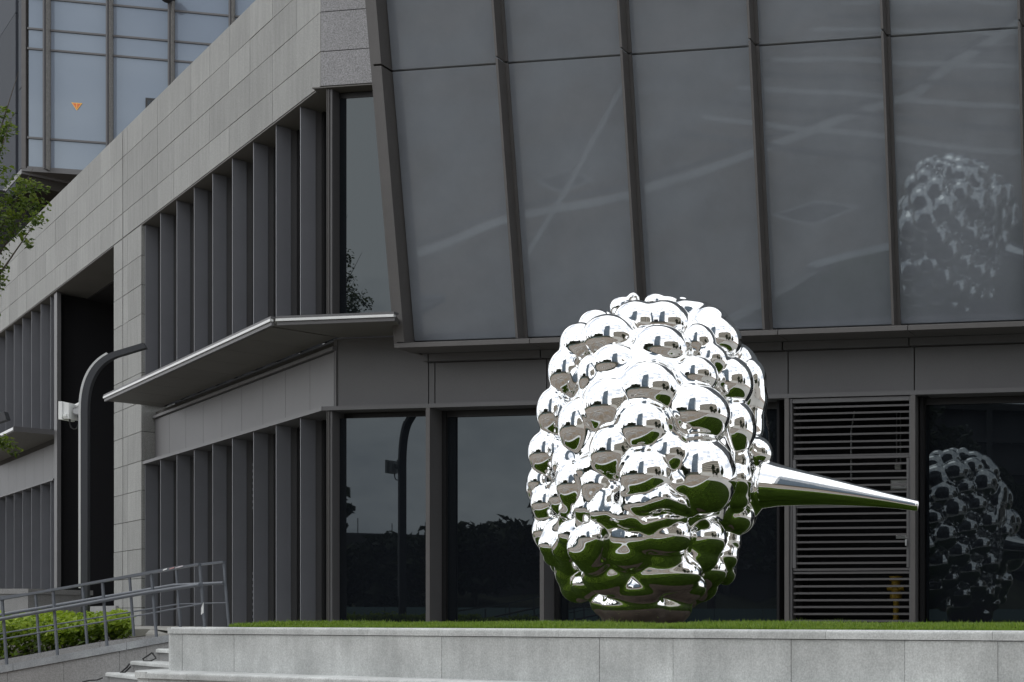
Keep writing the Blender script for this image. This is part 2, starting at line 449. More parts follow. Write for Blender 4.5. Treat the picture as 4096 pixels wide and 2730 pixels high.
# --- fins of the left facade, upper and lower rows, with dark glazing behind
def fins(us, z0, z1, w0=-0.42, w1=-0.06, th=0.032):
    for u in us:
        f = FL.box('fin', u - th, u, w0 + .085, w1, z0, z1, M['fin'], bld)
        FL.box('inner_plate', u - th + .022, u - .004, w0 - .06, w0 + .083, z0, z1, M['metal'], f)
        FL.box('glass_bead', u - th - .10, u - th + .018, w0 - .07, w0 - .03, z0, z1, M['black'], f)
FIN_U = [1.37 + 1.5 * k for k in range(9)]
fins(FIN_U, 7.46, 12.345)
fins(FIN_U, TER, 5.82)
def glazing(u0, u1, n, z0, z1, w_=-0.50):
    for k in range(n):
        a = u0 + (u1 - u0) * k / n; b = u0 + (u1 - u0) * (k + 1) / n
        FL.box('glass_pane', a + .005, b - .005, w_ - .04, w_, z0, z1, M['glass'], bld)
glazing(-0.05, 13.45, 9, 7.46, 12.345)
glazing(-0.05, 13.45, 9, TER, 5.82)
# small vent louvres between two of the lower fins
for z0, n in ((4.2, 8), (1.5, 9)):
    for k in range(n):
        FL.box('vent_slat', 5.50, 5.83, -0.47, -0.44, z0 + k * .145, z0 + .06 + k * .145, M['fin'], bld)

# corner post with twin edge lines, upper and lower
for z0, z1 in ((7.44, 12.34), (TER, 5.82)):
    cp = FR.box('corner_post', 0.148, 0.20, -0.50, -0.07, z0, z1, M['metal'], bld)
    FR.box('edge_trim', 0.092, 0.110, -0.20, -0.05, z0, z1, M['bronze'], cp)
    FR.box('edge_trim', 0.130, 0.146, -0.20, -0.05, z0, z1, M['bronze'], cp)
    FR.box('inner_plate', 0.111, 0.129, -0.20, -0.09, z0, z1, M['void'], cp)
    FR.box('glass_bead', 0.202, 0.225, -0.50, -0.41, z0, z1, M['black'], cp)

# --- lip, spandrel band and canopy
FL.extrude('lip', [(-0.9, Z['lip0']), (-0.02, Z['lip0']), (-0.02, Z['lip1']), (-0.28, Z['lip1'] + .02), (-0.9, Z['lip1'] + .02)], -0.005, 13.44, M['panel'], bld)
FR.extrude('lip', [(-0.9, Z['lip0'] + .002), (-0.02, Z['lip0'] + .002), (-0.02, Z['lip1'] + .002), (-0.28, Z['lip1'] + .022), (-0.9, Z['lip1'] + .022)], -0.005, 18, M['panel'], bld)
band = FL.box('spandrel_band', 0.03, 13.44, -0.9, -0.315, Z['lip1'] + .025, 7.3, M['core'], bld)
bj = [0.045] + [1.53 + 1.5 * k for k in range(8)] + [13.43]
for a, b in zip(bj[:-1], bj[1:]):
    FL.box('metal_panel', a + .006, b - .006, -0.312, -0.29, Z['lip1'] + .03, 7.08, M['panel'], band)
    FL.box('trim', a + .004, b - .004, -0.312, -0.23, 7.10, 7.17, M['panel'], band)
band2 = FR.box('spandrel_band', 0.06, 18, -0.9, -0.325, Z['lip1'] + .03, 7.25, M['core'], bld)
rj = [0.045, 2.17, 2.31] + [4.75 + 2.52 * k for k in range(6)]
for a, b in zip(rj[:-1], rj[1:]):
    FR.box('metal_panel', a + (.012 if a > 1 else 0), b - .012, -0.318, -0.292, Z['lip1'] + .04, 6.78 if a > 1 else 7.338, M['panel'], band2)
    if a < 1: continue
    FR.box('trim', a - .08 + .014, b - .08 - .014, -0.318, -0.20, 6.80, 6.95, M['panel'], band2)

# canopy: sloped plate along the left facade that turns the corner
zc0, zc1 = 7.36, 7.47
can = FL.extrude('canopy', [(-0.28, zc0), (0.88, zc0), (0.88, zc1), (-0.28, zc1)], -0.32, 12.72, M['soffit'], bld)
def prism(fr, name, uw, z0, z1, m, par):
    n = len(uw); v = [fr.p(a, b, z0) for a, b in uw] + [fr.p(a, b, z1) for a, b in uw]
    f = [tuple(range(n))[::-1], tuple(range(n, 2 * n))] + [(i, (i + 1) % n, n + (i + 1) % n, n + i) for i in range(n)]
    o = mesh_obj(name, v, f, m, par); bm = bmesh.new(); bm.from_mesh(o.data); bmesh.ops.recalc_face_normals(bm, faces=bm.faces); bm.to_mesh(o.data); bm.free(); return o
prism(FR, 'canopy_return', [(-.10, -.28), (-.10, .90), (2.37, .90), (2.12, .47), (1.97, .47), (1.97, -.28)], zc0 + .001, zc1 - .001, M['soffit'], bld)
FL.extrude('fascia', [(0.885, zc0 - .03), (0.93, zc0 - .03), (0.93, zc0 + .035), (0.885, zc0 + .035)], -0.285, 12.74, M['metal'], can)
FL.extrude('drip_edge', [(0.90, zc0 + .045), (0.955, zc0 + .045), (0.955, zc0 + .095), (0.90, zc0 + .095)], -0.29, 12.75, M['alu'], can)
FL.extrude('cap', [(0.82, zc1 + .003), (0.945, zc0 + .10), (0.945, zc0 + .145), (0.82, zc1 + .035)], -0.285, 12.75, M['panel'], can)
FR.extrude('fascia', [(0.905, zc0 - .03), (0.93, zc0 - .03), (0.93, zc0 + .035), (0.905, zc0 + .035)], -0.135, 2.39, M['metal'], can)
FR.extrude('drip_edge', [(0.90, zc0 + .045), (0.955, zc0 + .045), (0.955, zc0 + .095), (0.90, zc0 + .095)], -0.14, 2.39, M['alu'], can)
FR.extrude('cap', [(0.82, zc1 + .003), (0.945, zc0 + .10), (0.945, zc0 + .145), (0.82, zc1 + .035)], -0.135, 2.39, M['panel'], can)
cj = [-0.05] + [1.53 + 1.5 * k for k in range(8)] + [12.70]
for a, b in zip(cj[:-1], cj[1:]):
    FL.box('soffit_panel', a + .006, b - .006, -0.26, 0.86, zc0 - .018, zc0 - .002, M['soffit'], can)

# --- ground floor of the right facade: windows between deep posts
posts = [2.34, 4.80, 7.32, 9.85, 12.34, 14.86, 17.3]
for u in posts:
    p = FR.box('window_post', u, u + .06, -0.46, -0.03, TER, 5.83, M['metal'], bld)
    FR.box('edge_trim', u - .012, u + .075, -0.028, -0.005, TER, 5.826, M['bronze'], p)
    FR.box('inner_plate', u + .075, u + .16, -0.46, -0.36, TER, 5.826, M['black'], p)
edges = [0.19] + posts
for k, (a, b) in enumerate(zip(edges[:-1], edges[1:])):
    if k == 4: continue                       # louvre bay
    a2 = a if k == 0 else a + .06
    win = FR.box('window', a2, b, -0.62, -0.47, TER, 5.826, M['black'], bld)
    g0, g1, gu = (-.30, -.26, .205) if k == 0 else (-.468, -.42, a2 + .04)
    FR.box('glass_pane', gu, b - .02, g0, g1, TER + .02, 5.70, M['glass'], win)
    FR.box('head_frame', a2 + .02, b - .002, -0.468, -0.38, 5.70, 5.824, M['black'], win)
# narrow upper window between the corner post and the canted wall
win = FR.box('window', 0.19, 2.6, -0.66, -0.52, 7.48, 12.33, M['black'], bld)
FR.box('glass_pane', 0.205, 2.6, -0.30, -0.26, 7.50, 12.22, M['glass'], win)
FR.box('head_frame', 0.205, 2.6, -0.40, -0.25, 12.22, 12.33, M['black'], win)

# --- louvre bay with a dark plant room behind it
lou = FR.box('louvre_screen', 9.915, 9.975, -0.16, -0.04, TER, 5.82, M['metal'], bld)
LU0, LU1 = 10.0, 12.32
FR.box('side_frame', 12.285, 12.335, -0.16, -0.05, TER, 5.82, M['metal'], lou)
FR.box('head_frame', 9.98, 12.28, -0.16, -0.05, 5.735, 5.815, M['metal'], lou)
for i, y in enumerate([175, 212, 250, 290, 333, 375, 412, 452]):
    pass
def slat(z):
    FR.hexa('slat', [(LU0, -.15, z - .012), (LU1 - .04, -.15, z - .012), (LU1 - .04, -.06, z - .022), (LU0, -.06, z - .022)],
            [(LU0, -.15, z + .022), (LU1 - .04, -.15, z + .022), (LU1 - .04, -.06, z + .014), (LU0, -.06, z + .014)], M['louvre'], lou)
def louv_z(py):                                # picture row to height on the screen plane
    return EYE + (1424 - (861.6 + .403 * py)) / 2786.2 * 22.95
for py in [175, 212, 250, 290, 333, 375, 412, 453, 505, 548, 587, 626, 666, 706, 747, 788, 829, 869, 909, 949, 989, 1030, 1070, 1163, 1203, 1243, 1283, 1322, 1362, 1402]:
    slat(louv_z(py))
for py in (468, 1108):
    FR.box('door_rail', 10.0, 12.28, -0.155, -0.045, louv_z(py) - .022, louv_z(py) + .022, M['louvre'], lou)
FR.box('door_rail', 10.0, 12.28, -0.155, -0.045, louv_z(1126) - .022, louv_z(1126) + .018, M['louvre'], lou)
FR.box('door_stile', 9.985, 10.045, -0.15, -0.042, louv_z(1108) + .03, louv_z(468) - .03, M['metal'], lou)
FR.box('door_stile', 12.235, 12.28, -0.15, -0.042, louv_z(1108) + .03, louv_z(468) - .03, M['metal'], lou)
FR.box('door_handle', 12.22, 12.25, -0.04, 0.0, louv_z(975), louv_z(940), M['grey_metal'], lou)
room = [('room_wall', 9.6, 12.7, -1.75, -1.7, TER, 5.9), ('room_wall', 9.6, 9.65, -1.7, -0.2, TER, 5.9), ('room_wall', 12.45, 12.5, -1.7, -0.2, TER, 5.9), ('room_ceiling', 9.6, 12.6, -1.7, -0.2, 5.83, 5.88)]
for nm, a, b, c, d, e, f in room: FR.box(nm, a, b, c, d, e, f, M['void'], bld)

# plant-room equipment seen through the slats (each a thing of its own)
def eqp(name, label, cat): return thing(name, FR.p(11.5, -1.4, TER), label, cat)
e = eqp('gas_pipe', 'yellow gas pipe standing behind the louvre slats near the door handle', 'pipe')
tube('upright', [FR.p(12.12, -.9, 4.0), FR.p(12.12, -.9, 4.75)], .045, M['yellow'], e, 10)
e = eqp('valve', 'yellow flanged valve low behind the bottom louvre slats', 'valve')
tube('body', [FR.p(11.75, -.9, TER), FR.p(11.75, -.9, 2.0), FR.p(11.75, -.9, 2.02), FR.p(11.75, -.9, 2.10), FR.p(11.75, -.9, 2.12), FR.p(11.75, -.9, 2.35), FR.p(11.75, -.9, 2.37), FR.p(11.75, -.9, 2.45)],
     [.06, .06, .12, .12, .085, .085, .13, .13], M['yellow'], e, 14)
tube('outlet', [FR.p(11.58, -.9, 2.23), FR.p(11.92, -.9, 2.23)], .06, M['yellow'], e, 10)
e = eqp('wall_box', 'grey junction box at the end of two thin conduits behind the slats', 'box')
FR.box('case', 11.50, 11.62, -1.68, -1.58, 4.63, 4.74, M['grey_box'], e)
for du in (0.02, 0.10):
    tube('conduit', [FR.p(11.50 + du, -1.64, 4.74), FR.p(11.50 + du, -1.64, 5.8)], .014, M['grey_metal'], e, 6)
e = eqp('meter_box', 'wide grey meter box on the plant room wall above the nose tip', 'box')
FR.box('case', 11.42, 11.80, -1.68, -1.56, 4.22, 4.42, M['grey_box'], e)
FR.box('lid', 11.44, 11.78, -1.558, -1.54, 4.24, 4.40, M['white'], e)
e = eqp('control_box', 'white and red control box on the plant room wall below the nose tip', 'box')
FR.box('case', 11.82, 12.02, -1.68, -1.56, 3.42, 3.66, M['white'], e)
FR.box('cover', 11.76, 11.815, -1.68, -1.58, 3.55, 3.66, M['red'], e)
FR.box('display', 12.06, 12.28, -1.68, -1.58, 3.45, 3.66, M['grey_box'], e)
e = eqp('notice', 'small white notice plate on the plant room wall', 'notice')
FR.box('plate', 11.50, 11.76, -1.68, -1.66, 3.24, 3.32, M['white'], e)
e = eqp('standpipe', 'thin dark standpipe running up behind the upper slats', 'pipe')
tube('upright', [FR.p(10.65, -1.4, 4.4), FR.p(10.65, -1.4, 5.4), FR.p(10.72, -1.4, 5.8)], .018, M['grey_metal'], e, 8)

# --- canted glass wall
TN = 0.119; ZS, WS = 6.99, 0.45
def wz(z, d=0.0): return WS + (z - ZS) * TN + d
ztop = 17.2
cw = FR.hexa('curtain_wall', [(2.1, wz(7.05, -.36), 7.05), (18, wz(7.05, -.36), 7.05), (18, wz(7.05, -1.2), 7.05), (2.1, wz(7.05, -1.2), 7.05)],
             [(2.1, wz(ztop, -.36), ztop), (18, wz(ztop, -.36), ztop), (18, wz(ztop, -1.2), ztop), (2.1, wz(ztop, -1.2), ztop)], M['core'], bld)
mul = [2.05, 4.58, 7.09, 9.60, 12.11, 14.62, 17.13]
zt = 12.19
def slab(name, u0, u1, d0, d1, z0, z1, m, par):
    return FR.hexa(name, [(u0, wz(z0, d1), z0), (u1, wz(z0, d1), z0), (u1, wz(z0, d0), z0), (u0, wz(z0, d0), z0)],
                   [(u0, wz(z1, d1), z1), (u1, wz(z1, d1), z1), (u1, wz(z1, d0), z1), (u0, wz(z1, d0), z1)], m, par)
for k, (a, b) in enumerate(zip(mul[:-1], mul[1:])):
    for z0, z1 in ((7.12, zt - .018), (zt + .018, ztop)):
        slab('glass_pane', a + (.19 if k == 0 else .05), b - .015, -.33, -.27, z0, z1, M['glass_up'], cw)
for k, u in enumerate(mul):
    for z0, z1 in ((7.04, zt - .02), (zt + .02, ztop)):
        if k == 0:
            slab('jamb', u, u + .17, -.34, 0, z0, z1, M['bronze'], cw)
        else:
            m_ = slab('mullion', u, u + .034, -.30, -.04, z0, z1, M['bronze'], cw)
            slab('cover_strip', u - .006, u + .040, -.039, -.02, z0, z1, M['bronze'], m_)
            slab('side_plate', u + .036, u + .095, -.27, -.235, z0, z1, M['bronze'], m_)
# sill in lengths with open joints
sj = [2.03] + [u + .32 for u in mul[1:]] + [18]
for a, b in zip(sj[:-1], sj[1:]):
    FR.extrude('sill', [(.0, 6.92), (.50, 6.92), (.50, 7.0), (.42, 7.035), (.0, 7.035)], a + .008, b - .008, M['bronze'], cw)
FR.box('soffit', 2.1, 18, -0.31, 0.42, 6.955, 6.985, M['metal'], bld)
# return wall of the glass box towards the canopy
FR.hexa('return_wall', [(1.98, wz(6.95, -.02), 6.95), (2.045, wz(6.95, -.02), 6.95), (2.045, -.5, 6.95), (1.98, -.5, 6.95)],
        [(1.98, wz(ztop, -.02), ztop), (2.045, wz(ztop, -.02), ztop), (2.045, -.5, ztop), (1.98, -.5, ztop)], M['bronze'], bld)

# --- dark entrance recess left of the pillar and the next fin bay
FL.box('recess_wall', 16.4, 40, -5.0, -4.9, TER, 12.35, M['void'], bld)
FL.box('recess_side', 24.34, 24.42, -4.9, -0.165, TER, 12.34, M['void'], bld)
FL.box('recess_ceiling', 16.4, 24.4, -4.9, -0.91, 12.30, 12.36, M['void'], bld)
FL.box('recess_glass', 16.6, 24.3, -3.6, -3.55, 2.0, 9.9, M['glass'], bld)
FL.box('recess_beam', 16.5, 23.7, -3.5, -3.2, 9.95, 11.2, M['void'], bld)
FL.box('transom', 16.6, 23.6, -3.54, -3.48, 6.55, 6.63, M['metal'], bld)
FL.box('recess_side', 16.35, 16.4, -4.9, -0.76, TER, 12.35, M['void'], bld)
FL.box('frame_post', 19.3, 19.34, -3.54, -3.48, 2.0, 9.9, M['metal'], bld)
FL.box('frame_post', 24.0, 24.42, -0.16, -0.06, TER, 12.345, M['metal'], bld)
LB = [24.95 + 1.5 * k for k in range(8)]
fins(LB, 7.95, 12.345)
fins(LB, TER, 6.22)
glazing(24.44, 36, 8, 7.95, 12.345); glazing(24.44, 36, 8, TER, 6.22)
lb = FL.box('spandrel_band', 24.44, 36, -0.9, -0.325, 6.24, 7.75, M['core'], bld)
for k in range(8):
    a = 24.46 + 1.5 * k
    FL.box('metal_panel', a, a + 1.488, -0.315, -0.29, 6.30, 7.55, M['panel'], lb)
FL.box('lip', 24.44, 36, -0.9, -0.03, 6.20, 6.26, M['panel'], lb)
c2 = FL.extrude('canopy', [(-0.28, 7.72), (0.88, 7.72), (0.88, 7.84), (-0.28, 7.84)], 24.5, 36, M['soffit'], bld)
FL.extrude('drip_edge', [(0.885, 7.74), (0.95, 7.74), (0.95, 7.83), (0.885, 7.83)], 24.48, 36, M['alu'], c2)
FL.box('end_plate', 24.44, 24.495, -0.28, 0.94, 7.70, 7.86, M['metal'], c2)
# entrance steps
for k in range(3):
    o = FL.box('entrance_step', 15.9, 24.3, -3.4, 0.9 - k * .42, TER + k * .19, TER + (k + 1) * .19, M['granite_ramp']); o['kind'] = 'structure'

# ================================================================== GLASS TOWER BEHIND
_n = math.hypot(4.65, 1); FT = Frame((-67.44, 75.0), (4.65 / _n, 1 / _n), (1 / _n, -4.65 / _n))
FT2 = Frame((-67.44, 75.0), uL, wL)
tw = thing('glass_tower', (-60, 80, 0), 'pale blue glass curtain wall tower rising behind the granite parapet', 'building')
tb = FT.box('tower_core', 0.1, 34, -14, -0.12, 29.6, 62, M['core'], tw)
FT.box('soffit', 0, 34, -14, 0.05, 29.35, 29.55, M['metal'], tw)
FT.box('base_wall', -16, 34, -14, -4, 0, 29.3, M['void'], tw)
rowz = [29.62, 31.46, 36.98, 38.22, 40.15, 42.0, 47.5, 48.75, 50.7, 52.5]
mu = [1.42 + 3.38 * k for k in range(10)]
colu = [0.24] + mu
for r, (z0, z1) in enumerate(zip(rowz[:-1], rowz[1:])):
    for a, b in zip(colu[:-1], colu[1:]):
        if a > 22 and z0 < 40: continue
        FT.box('glass_pane', a + .10, b - .12, -0.11, -0.02, z0 + .05, z1 - .07, M['glass_tower'], tb)
        FT.box('transom', a + .05, b - .05, -0.10, 0.05, z0 - .07, z0 + .045, M['metal'], tb)
for u in mu[:8]:
    m_ = FT.box('mullion', u - .06, u + .02, -0.1, 0.48, 29.45, 56, M['metal'], tw)
    FT.box('rail_strip', u + .022, u + .08, -0.1, 0.30, 29.5, 56, M['strip'], m_)
FT.box('corner_trim', 0.0, 0.22, -0.3, 0.06, 29.5, 56, M['bronze'], tw)
for k in range(4):
    z0, z1 = [29.6, 34.6, 40.9, 46.5][k], [34.6, 40.9, 46.5, 52.6][k]
    FT2.box('metal_panel', 0.02, 1.0, -0.3, 0.0, z0 + .02, z1 - .04, M['side'], tw)
    FT2.box('metal_panel', 1.04, 1.95, -0.4, -0.12, z0 - .4, z1 - .44, M['side'], tw)
    FT2.box('metal_panel', 2.0, 9.0, -0.3, 0.0, z0 - 1.1, z1 - 1.14, M['side'], tw)
FT2.box('side_core', 0.2, 14, -6, -0.31, 28.6, 56, M['core'], tw)
FT2.box('soffit_edge', 0.0, 8, -6, 0.03, 29.2, 29.5, M['metal'], tw)
# open vent pane near the parapet
vp = FT.box('vent_window', 6.72, 7.86, 0.06, 0.12, 32.2, 34.45, M['black'], tw)
FT.box('vent_glass', 6.84, 7.78, 0.121, 0.135, 32.2, 34.30, M['glass'], vp)
FT.box('hinge', 7.0, 7.06, 0.136, 0.16, 33.6, 34.25, M['black'], vp)
FT.box('hinge', 7.45, 7.51, 0.136, 0.16, 33.6, 34.25, M['black'], vp)

# warning sticker: orange triangle with yellow border and bar
st = thing('warning_sticker', FT.p(3.0, 0, 33.7), 'small orange and yellow triangular warning sticker on the tower glass', 'sticker')
def tri(name, cu, cz, r, d, m):
    pts = [FT.p(cu + r, d, cz + r * .58), FT.p(cu - r, d, cz + r * .58), FT.p(cu, d, cz - r * 1.02)]
    v = pts + [p_ + Vector((FT.w[0] * -.01, FT.w[1] * -.01, 0)) for p_ in pts]
    return mesh_obj(name, v, [(0, 1, 2), (5, 4, 3), (0, 3, 4, 1), (1, 4, 5, 2), (2, 5, 3, 0)], m, st)
tri('border', 2.92, 33.66, 0.30, 0.002, M['gold']); tri('face', 2.92, 33.665, 0.225, 0.006, M['orange'])
FT.box('bar', 2.90, 2.945, 0.008, 0.012, 33.50, 33.80, M['gold'], st)

# dome camera under a tower mullion
dc = thing('dome_camera', FT.p(11.0, .4, 40.6), 'black dome camera on the tower mullion at the top of the photo', 'camera')
_v, _f = [], []
for i in range(7):
    for k in range(12):
        a = math.pi * .5 * i / 6; t = 2 * math.pi * k / 12
        q = FT.p(8.18 + .34 * math.cos(a) * math.cos(t), .75 + .34 * math.cos(a) * math.sin(t), 40.62 - .34 * math.sin(a)); _v.append(q)
for i in range(6):
    for k in range(12): _f.append((i * 12 + k, i * 12 + (k + 1) % 12, (i + 1) * 12 + (k + 1) % 12, (i + 1) * 12 + k))
mesh_obj('dome', _v, _f, M['black'], dc, True)
FT.box('bracket', 7.9, 8.46, .3, 1.1, 40.62, 40.8, M['black'], dc)

# ================================================================== PLANTER WALL, LOWER LEDGE, STEPS
pw = thing('planter_wall', FP.p(6, 0, 0), 'long pale granite planter wall with a rounded coping in front of the lawn', 'wall')
FP.box('wall_core', 0.1, 24, -0.3, -0.03, .3, LEDGE_Z - .08, M['core'], pw)
cz = LEDGE_Z
# wall slabs
pj = [0.092, 0.35, 1.5, 3.75, 5.5, 8.0, 9.04, 10.57, 11.9, 12.9, 15, 17.2, 19.4, 22, 25, 28]
pj = [q * KP for q in pj]
for a, b in zip(pj[:-1], pj[1:]):
    FP.box('stone_panel', a + .003, b - .003, -0.028, random.uniform(-.003, .001), STEP_Z - .05, cz - .082, M['granite_pale'], pw)
# rounded left end of the wall: a quarter drum
def drum(name, r_out, z0, z1, m, parent, cu, cw, a0, a1, n=8, r_in=0.0):
    v, f = [], []
    for i in range(n + 1):
        a = a0 + (a1 - a0) * i / n
        for z_ in (z0, z1):
            v.append(FP.p(cu + r_out * math.cos(a), cw + r_out * math.sin(a), z_))
        for z_ in (z0, z1):
            v.append(FP.p(cu + r_in * math.cos(a), cw + r_in * math.sin(a), z_))
    for i in range(n):
        b = 4 * i; c = b + 4
        f += [(b, c, c + 1, b + 1), (b + 1, c + 1, c + 3, b + 3), (b, b + 2, c + 2, c)]
    f += [(0, 1, 3, 2), (4 * n, 4 * n + 2, 4 * n + 3, 4 * n + 1)]
    o = mesh_obj(name, v, f, m, parent, True); o.data.set_sharp_from_angle(angle=R_(35)); 
    bm = bmesh.new(); bm.from_mesh(o.data); bmesh.ops.recalc_face_normals(bm, faces=bm.faces); bm.to_mesh(o.data); bm.free()
    return o
drum('end_stone', 0.18, STEP_Z - .05, cz - .082, M['granite_pale'], pw, 0.08, -0.18, math.pi * .5, math.pi * 1.0, 10)
FP.box('end_return', -0.1, -0.07, -1.6, -0.182, STEP_Z - .05, cz - .082, M['granite_pale'], pw)
# coping stones with a bullnosed edge
def nose(wf, z1, th, back):
    p_ = [(back, z1 - th), (wf, z1 - th), (wf, z1 - .028)]
    for i in range(1, 5):
        a = i / 5 * math.pi / 2
        p_.append((wf - .028 + .028 * math.cos(a), z1 - .028 + .028 * math.sin(a)))
    return p_ + [(wf - .028, z1), (back, z1)]
cjn = [0.092, 2.3, 4.2, 5.47, 7.4, 9.35, 11.0, 12.85, 14.8, 17, 19, 21, 24, 28]
cjn = [q * KP for q in cjn]
for a, b in zip(cjn[:-1], cjn[1:]):
    FP.extrude('coping_stone', nose(0.012, cz, .076, -0.34), a + .002, b - .002, M['granite_pale'], pw, True)
drum('coping_stone', 0.191, cz - .076, cz - .004, M['granite_pale'], pw, 0.08, -0.18, math.pi * .5, math.pi * 1.0, 10, 0.0)
# lower ledge with rounded end
lw = thing('lower_ledge', FP.p(6, .3, 0), 'low pale granite ledge step running along the foot of the planter wall', 'ledge')
lj = [0.35, 1.25, 2.6, 4.1, 5.9, 8, 10, 12, 14, 16.5, 19, 22, 28]
lj = [q * KP for q in lj]
for a, b in zip(lj[:-1], lj[1:]):
    FP.extrude('coping_stone', nose(0.37, STEP_Z, .075, -0.02), a + .002, b - .002, M['granite_pale'], lw, True)
    FP.box('stone_panel', a + .003, b - .003, -0.02, 0.345, 0.0, STEP_Z - .08, M['granite_pale'], lw)
drum('coping_stone', 0.98, STEP_Z - .075, STEP_Z - .003, M['granite_pale'], lw, 0.305, -0.61, math.pi * .5, math.pi * 1.0, 12, 0.0)
drum('end_stone', 0.955, 0.0, STEP_Z - .078, M['granite_pale'], lw, 0.305, -0.61, math.pi * .5, math.pi * 1.0, 12, 0.0)

# steps between ramp and planter
FSt = Frame((-14.25, 17.62), (0.775, -0.632), (-0.632, -0.775))
for k, (x0, z_) in enumerate(((-13.52, EYE - .262), (-13.88, EYE - .418), (-14.25, EYE - .5955), (-14.61, EYE - .762), (-14.98, EYE - .93), (-15.34, EYE - 1.10))):
    u0 = (x0 - FSt.o[0]) * FSt.u[0]; w0 = (x0 - FSt.o[0]) * FSt.w[0]
    t_ = FSt.extrude('step_tread', nose(w0 + .02, z_, .055, w0 - .55), u0, u0 + 4.2 if k > 2 else u0 + 2.2, M['granite_pale'], None, True); t_['kind'] = 'structure'
    r_ = FSt.box('step_riser', u0, u0 + 4 if k > 2 else u0 + 2, w0 - .5, w0 - .02, z_ - .22, z_ - .057, M['granite_ramp']); r_['kind'] = 'structure'
# loops of black cable hanging under two step edges
def cable(pts, label):
    t_ = tube('cable', pts, .011, M['black'], None, 6); tag(t_, label, 'cable')
bx, by, bz = -13.80, 17.40, EYE - .47
cable([(bx + .02, by, bz), (bx - .02, by - .02, bz - .04), (bx - .09, by - .03, bz - .09), (bx - .07, by - .03, bz - .125), (bx + .03, by - .03, bz - .12), (bx + .09, by - .02, bz - .08), (bx + .03, by, bz - .02), (bx + .03, by, bz)], 'loop of black cable under the uppermost visible step')
bx, by, bz = -14.16, 17.42, EYE - .65
cable([(bx + .04, by, bz + .02), (bx + .02, by - .02, bz - .03), (bx - .04, by - .03, bz - .09), (bx - .10, by - .03, bz - .13), (bx + .0, by - .03, bz - .10), (bx + .06, by, bz - .02)], 'black cable drooping under the middle step by the ramp wall')
bx, by, bz = -14.45, 17.35, EYE - .83
cable([(bx, by, bz), (bx - .06, by - .02, bz - .03), (bx - .16, by - .03, bz - .035), (bx - .26, by - .03, bz - .06)], 'black cable lying under the lowest visible step')

# ================================================================== RAMP, RAILINGS, HEDGE
D1, D2 = 17.65, 19.10
def zr1(x): return EYE - .678 + (x + 16.19) * (.444 / 2.40)      # front kerb top
def zr2(x): return min(EYE - .6375 + (x + 17.5) * (.3838 / 2.1), EYE - .19)
rw = thing('ramp', (-15.5, 18.2, 0), 'sloping grey granite access ramp with bluish kerbs beside the steps', 'ramp')
XL, XR = -19.0, -13.35
def slope_box(name, x0, x1, y0, y1, zf0, zf1, m, parent):
    v = [(x0, y0, zf0(x0)), (x1, y0, zf0(x1)), (x1, y1, zf0(x1)), (x0, y1, zf0(x0)), (x0, y0, zf1(x0)), (x1, y0, zf1(x1)), (x1, y1, zf1(x1)), (x0, y1, zf1(x0))]
    f = [(3, 2, 1, 0), (4, 5, 6, 7), (0, 1, 5, 4), (1, 2, 6, 5), (2, 3, 7, 6), (3, 0, 4, 7)]
    return mesh_obj(name, v, f, m, parent)
kx = [XL, -17.6, -15.95, -14.3, XR]
for a, b in zip(kx[:-1], kx[1:]):
    slope_box('kerb_stone', a + .003, b - .003, D1 - .06, D1 + .10, lambda x: zr1(x) - .105, zr1, M['granite_curb'], rw)
wx = [XL, -17.9, -17.05, -16.05, -15.23, -14.42, -14.03, XR]
for a, b in zip(wx[:-1], wx[1:]):
    slope_box('stone_panel', a + .003, b - .003, D1 - .04, D1 + .06, lambda x: -.05, lambda x: zr1(x) - .109, M['granite_ramp'], rw)
slope_box('ramp_surface', XL, XR, D1 + .101, D2 - .061, lambda x: -.05, lambda x: zr1(x) - .06, M['granite_ramp'], rw)
for a, b in ((XL - 1, -17.6), (-17.6, -15.9), (-15.9, -14.6), (-14.6, XR)):
    slope_box('back_kerb', a + .003, b - .003, D2 - .06, D2 + .06, lambda x: -.05, zr2, M['granite_ramp'], rw)
slope_box('landing', XR + .003, -12.9, D1 + .1, D2 + .6, lambda x: 1.0, lambda x: 1.41, M['granite_ramp'], rw)

def rail(y, posts_, top_pts, hand_pts, low_pts, label):
    t_ = thing('railing', (posts_[0][0], y, posts_[0][1]), label, 'railing', 'railings along the ramp')
    for (xb, zb, xt, zt_) in posts_:
        dx = (xt - xb)
        v = [(xb - .014, y - .012, zb), (xb + .014, y - .012, zb), (xb + .014, y + .012, zb), (xb - .014, y + .012, zb),
             (xt - .014, y - .012, zt_), (xt + .014, y - .012, zt_), (xt + .014, y + .012, zt_), (xt - .014, y + .012, zt_)]
        mesh_obj('post', v, [(3, 2, 1, 0), (4, 5, 6, 7), (0, 1, 5, 4), (1, 2, 6, 5), (2, 3, 7, 6), (3, 0, 4, 7)], M['rail'], t_)
    # flat top rail
    v, f = [], []
    for (x, z_) in top_pts: v += [(x, y - .03, z_ - .017), (x, y + .03, z_ - .017), (x, y + .03, z_ + .017), (x, y - .03, z_ + .017)]
    for i in range(len(top_pts) - 1):
        b = 4 * i
        f += [(b + k, b + (k + 1) % 4, b + 4 + (k + 1) % 4, b + 4 + k) for k in range(4)]
    f += [(3, 2, 1, 0), tuple(range(4 * len(top_pts) - 4, 4 * len(top_pts)))]
    mesh_obj('top_rail', v, f, M['rail'], t_)
    tube('handrail', [(x, y - .045, z_) for x, z_ in hand_pts], .026, M['rail'], t_, 10)
    tube('lower_rail', [(x, y, z_) for x, z_ in low_pts], .011, M['rail'], t_, 6)
def px(x, y, D): return ((x - 2556.4) / 2786.2 * D, EYE + (1424 - y) / 2786.2 * D)
DF, DB = 17.68, 19.10
fp = []
